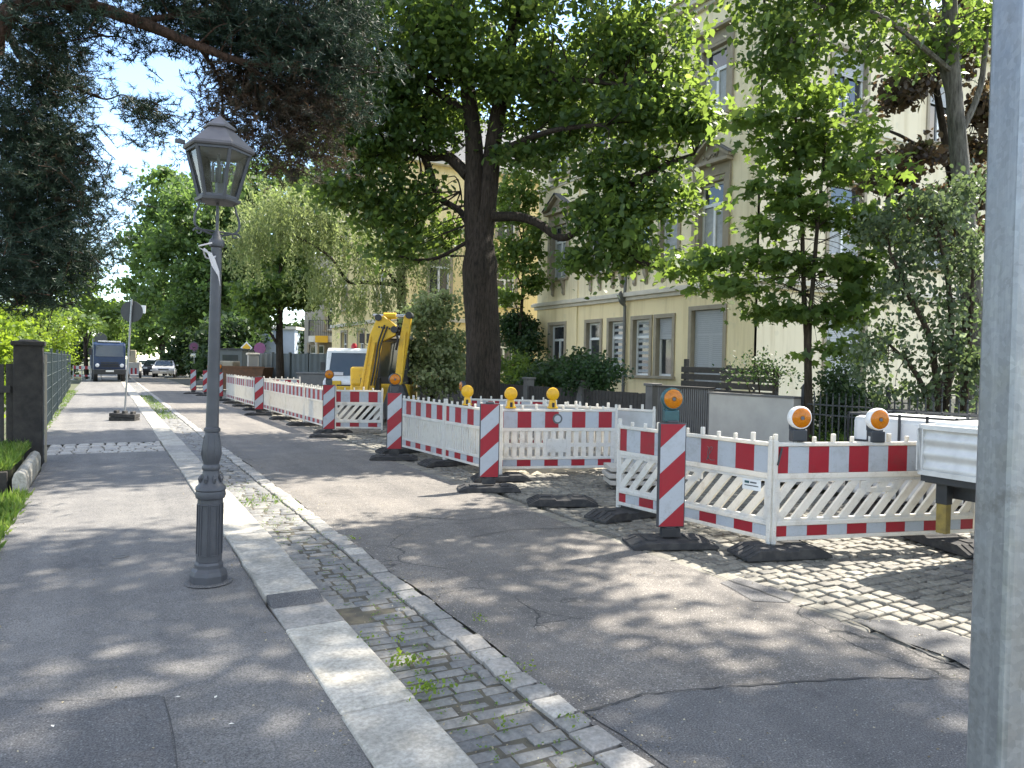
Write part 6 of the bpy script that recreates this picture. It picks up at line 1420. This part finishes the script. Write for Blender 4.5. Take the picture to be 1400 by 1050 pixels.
# cars
def car(loc, rz, mat, label, rear=True):
    t = thing('parked_car', label, 'car', loc, rz, 'cars parked far along the right side')
    side = [(-2.1, .32), (-2.15, .6), (-2.05, .88), (-1.5, .96), (-.95, 1.36), (-.6, 1.45), (.8, 1.45), (1.5, 1.2), (1.95, .98), (2.1, .9), (2.15, .55), (2.05, .3)]
    mb = MB(); n = len(side); vs = []
    for sx in (-1, 1):
        for a, b in side:
            w_ = .86 if b < 1.0 else .86-.22*(b-1.0)/.45
            vs.append((sx*w_, a, b))
    fs = [tuple(range(n)), tuple(range(n, 2*n))[::-1]]+[(i, (i+1) % n, n+(i+1) % n, n+i) for i in range(n)]
    mb.add(vs, fs); mb.build('body', mat, t, bevel=.05)
    mb = MB(); mb.prism([(-.70, -1.46, 1.0), (.70, -1.46, 1.0), (.6, -.98, 1.36), (-.6, -.98, 1.36)], (0, -.012, .02)); mb.build('windscreen', 'veh_glass', t)
    mb = MB(); mb.prism([(-.66, 1.55, 1.2), (.66, 1.55, 1.2), (.6, .9, 1.42), (-.6, .9, 1.42)], (0, .012, .03)); mb.build('rear_window', 'veh_glass', t)
    for sx in (-1, 1):
        mb = MB(); mb.prism([(sx*.855, -1.2, 1.02), (sx*.855, 1.3, 1.02), (sx*.70, .8, 1.38), (sx*.70, -.75, 1.38)], (sx*.012, 0, .0)); mb.build('side_window', 'veh_glass', t)
        mb = MB(); mb.box((sx*.66, -2.12, .72), (.32, .06, .14)); mb.build('headlight', 'headlight', t, bevel=.02)
        mb = MB(); mb.box((sx*.7, 2.1, .78), (.26, .06, .16)); mb.build('tail_light', 'tail', t, bevel=.02)
        mb = MB(); mb.box((sx*.98, -.8, 1.05), (.16, .1, .12)); mb.build('mirror', mat, t, bevel=.02)
        for yy in (-1.3, 1.3):
            mb = MB(); mb.lathe([(.18, -.1), (.3, -.1), (.32, -.07), (.32, .07), (.3, .1), (.18, .1)], 18, (sx*.8, yy, .32), (1, 0, 0)); mb.build('wheel', 'blackrub', t, smooth=40)
    mb = MB(); mb.box((0, -2.16, .52), (.5, .02, .11)); mb.build('number_plate', 'plate', t); mb = MB(); mb.box((0, -2.14, .68), (.8, .03, .1)); mb.build('grille', 'blackpaint', t)
    return t
car((4.7, 71, 0), R(-8), 'silver', 'silver car nearest in the far row of parked cars')
car((4.25, 77, 0), R(-8), 'carblack', 'black car behind the nearest silver car')
car((3.85, 84, 0), R(-8), 'vanwhite', 'white car at the far left of the parked row')

# grey sheet fence, post and other site things
fp0 = P(350, 560, 41); fp0.z = 0; fp1 = P(447, 560, 37); fp1.z = 0; a, L = frm(fp0, fp1)
t = thing('sheet_fence', 'grey green corrugated sheet fence behind the dark crowned tree', 'fence', fp0, a)
mb = MB(); vs = []; n = int(L/.12)
for i in range(n+1):
    for z in (0, 2.0): vs.append((L*i/n, .04*(1 if (i//2) % 2 else -1), z))
mb.add(vs, [(2*i, 2*i+2, 2*i+3, 2*i+1) for i in range(n)]); mb.build('sheets', 'fence_grey', t)
for k in range(5):
    mb = MB(); mb.box((L*k/4, .0, 1.03), (.09, .14, 2.06)); mb.build('post', 'fence_grey', t)
q = P(345, 560, 40); q.z = 0; t = thing('gate_post', 'pale stone gate post at the left end of the sheet fence', 'post', q); mb = MB(); mb.box((0, 0, .95), (.5, .5, 1.9)); mb.build('shaft', 'ivory', t, bevel=.02); mb = MB(); mb.box((0, 0, 1.95), (.62, .62, .1)); mb.build('cap', 'cornice', t, bevel=.02)
q = P(365, 560, 52); q.z = 0; t = thing('garden_shed', 'blue grey sheeted shed rising behind the sheet fence', 'shed', q, math.atan2(-.483, .875)); mb = MB()
mb.box((.3, 1, 1.9), (3.2, 2, 3.8)); mb.build('wall', 'bluegrey', t); mb = MB(); mb.box((.3, 1, 3.9), (3.5, 2.4, .2)); mb.build('roof', 'cornice', t)
q = P(312, 560, 43); q.z = 0; t = thing('site_container', 'dark green site container with window behind the rusty skip', 'container', q, math.atan2(-.483, .875))
mb = MB(); mb.box((0, 1.2, 1.25), (1.6, 2.4, 1.9)); mb.build('body', 'fence_grey', t, bevel=.03); mb = MB(); mb.box((.1, -.012, 1.6), (.9, .03, .6)); mb.build('window', 'pane', t); mb = MB(); mb.box((0, 1.2, 2.24), (1.8, 2.6, .08)); mb.build('roof', 'blackpaint', t)
q = P(322, 560, 38); q.z = 0; t = thing('skip', 'low rusty brown skip beyond the sunlit panel row', 'skip', q, math.atan2(-.483, .875))
mb = MB(); mb.prism([(-1.2, 0, .1), (1.2, 0, .1), (1.45, 0, 1.25), (-1.45, 0, 1.25)], (0, 1.6, 0)); mb.build('tub', 'rust', t, bevel=.02); mb = MB(); mb.box((0, .0, 1.25), (2.95, .08, .1)); mb.build('rim', 'rust', t)
mb = MB(); mb.box((-.7, .8, 1.4), (.9, 1.0, .3)); mb.build('load', 'sand', t, bevel=.06)
q = P(433, 560, 30); q.z = 0; t = thing('site_box', 'dark grey tool box left of the white van', 'box', q, math.atan2(-.483, .875)); mb = MB(); mb.box((-.2, .5, .55), (1.3, .9, 1.1)); mb.build('body', 'signback', t, bevel=.03); mb = MB(); mb.box((-.2, .5, 1.13), (1.36, .96, .07)); mb.build('lid', 'signback', t, bevel=.02)
# stacked kerb slabs near the grey backed barrier
t = thing('slab_stack', 'pale slabs stacked on timber between the grey backed panel and the near panel', 'slabs', (6.4, 8.0, 0), R(-25))
for k in range(3):
    mb = MB(); mb.box((random.uniform(-.03, .03), random.uniform(-.03, .03), .09+k*.09), (.9, .5, .06)); mb.build('slab', 'concrete', t, bevel=.006)
for x in (-.3, .3):
    mb = MB(); mb.box((x, 0, .03), (.08, .5, .06)); mb.build('bearer', 'darkwood', t)

# caged tank and trailer at the right
t = thing('caged_tank', 'white box shaped tank in dark bars behind the right amber lamp', 'tank', (8.15, 5.1, 0), R(8))
mb = MB(); mb.box((0, 0, .67), (.98, 1.1, .92)); mb.build('tank', 'tank', t, bevel=.06); mb = MB()
for z in (.2, .5, .85, 1.15):
    for sx in (-1, 1): mb.box((sx*.52, 0, z), (.022, 1.18, .022)); mb.box((0, sx*.58, z), (1.06, .022, .022))
for k in range(5):
    for sx in (-1, 1): mb.box((sx*.52, -.58+k*.29, .68), (.022, .022, .98)); mb.box((-.52+k*.26, sx*.58, .68), (.022, .022, .98))
mb.build('cage', 'blackpaint', t); mb = MB()
for k in (-.42, 0, .42): mb.box((k, 0, .07), (.14, 1.15, .14))
mb.build('pallet', 'darkwood', t)
t = thing('dropside_trailer', 'trailer with ribbed aluminium dropside cut off by the close steel post', 'trailer', (6.15, 3.84, 0), R(-3))
def ribbed(mb, p0, p1, z0, z1, nrm):
    p0, p1, nrm = Vector(p0), Vector(p1), Vector(nrm); n = 24; vs = []
    for i in range(n+1):
        f = i/n; o_ = .012*math.sin(f*math.pi*6); z = z0+(z1-z0)*f
        for p in (p0, p1): vs.append(p+nrm*o_+Vector((0, 0, z)))
    mb.add(vs, [(2*i, 2*i+1, 2*i+3, 2*i+2) for i in range(n)])
    for z in (z0-.015, z1+.015): mb.bar(p0+Vector((0, 0, z)), p1+Vector((0, 0, z)), .045, .04)
    for p in (p0, p1): mb.bar(p+Vector((0, 0, z0)), p+Vector((0, 0, z1)), .045, .045)
mb = MB(); ribbed(mb, (0, 0, 0), (0, -3.2, 0), .80, 1.16, (-1, 0, 0)); mb.build('dropside', 'alu', t, smooth=50)
mb = MB(); ribbed(mb, (0, .01, 0), (1.7, .01, 0), .80, 1.16, (0, 1, 0)); ribbed(mb, (1.7, 0, 0), (1.7, -3.2, 0), .80, 1.16, (1, 0, 0)); mb.build('tailboard', 'alu', t, smooth=50)
mb = MB(); mb.box((.85, -1.6, .73), (1.66, 3.15, .06)); mb.box((.85, -1.6, .62), (1.2, 3.1, .12)); mb.box((.03, -1.6, .74), (.06, 3.2, .06)); mb.build('chassis', 'blackpaint', t)
mb = MB(); mb.box((.14, -.12, .62), (.08, .10, .2), 1); mb.box((.14, -.12, .40), (.07, .09, .26), 0); mb.build('support_leg', ['ochre', 'blackpaint'], t, bevel=.006)
for sx in (.1, 1.6):
    mb = MB(); mb.lathe([(.15, -.09), (.3, -.09), (.32, -.06), (.32, .06), (.3, .09), (.15, .09)], 22, (sx, -1.9, .32), (1, 0, 0)); mb.build('wheel', 'blackrub', t, smooth=40)
mb = MB()
for k in range(5): mb.box((.85, -.3-k*.6, 1.2+.02*(k % 2)), (1.5, .5, .05), 0, Matrix.Rotation(random.uniform(-.06, .06), 3, 'Y'))
mb.build('load_board', 'tank', t, bevel=.008)
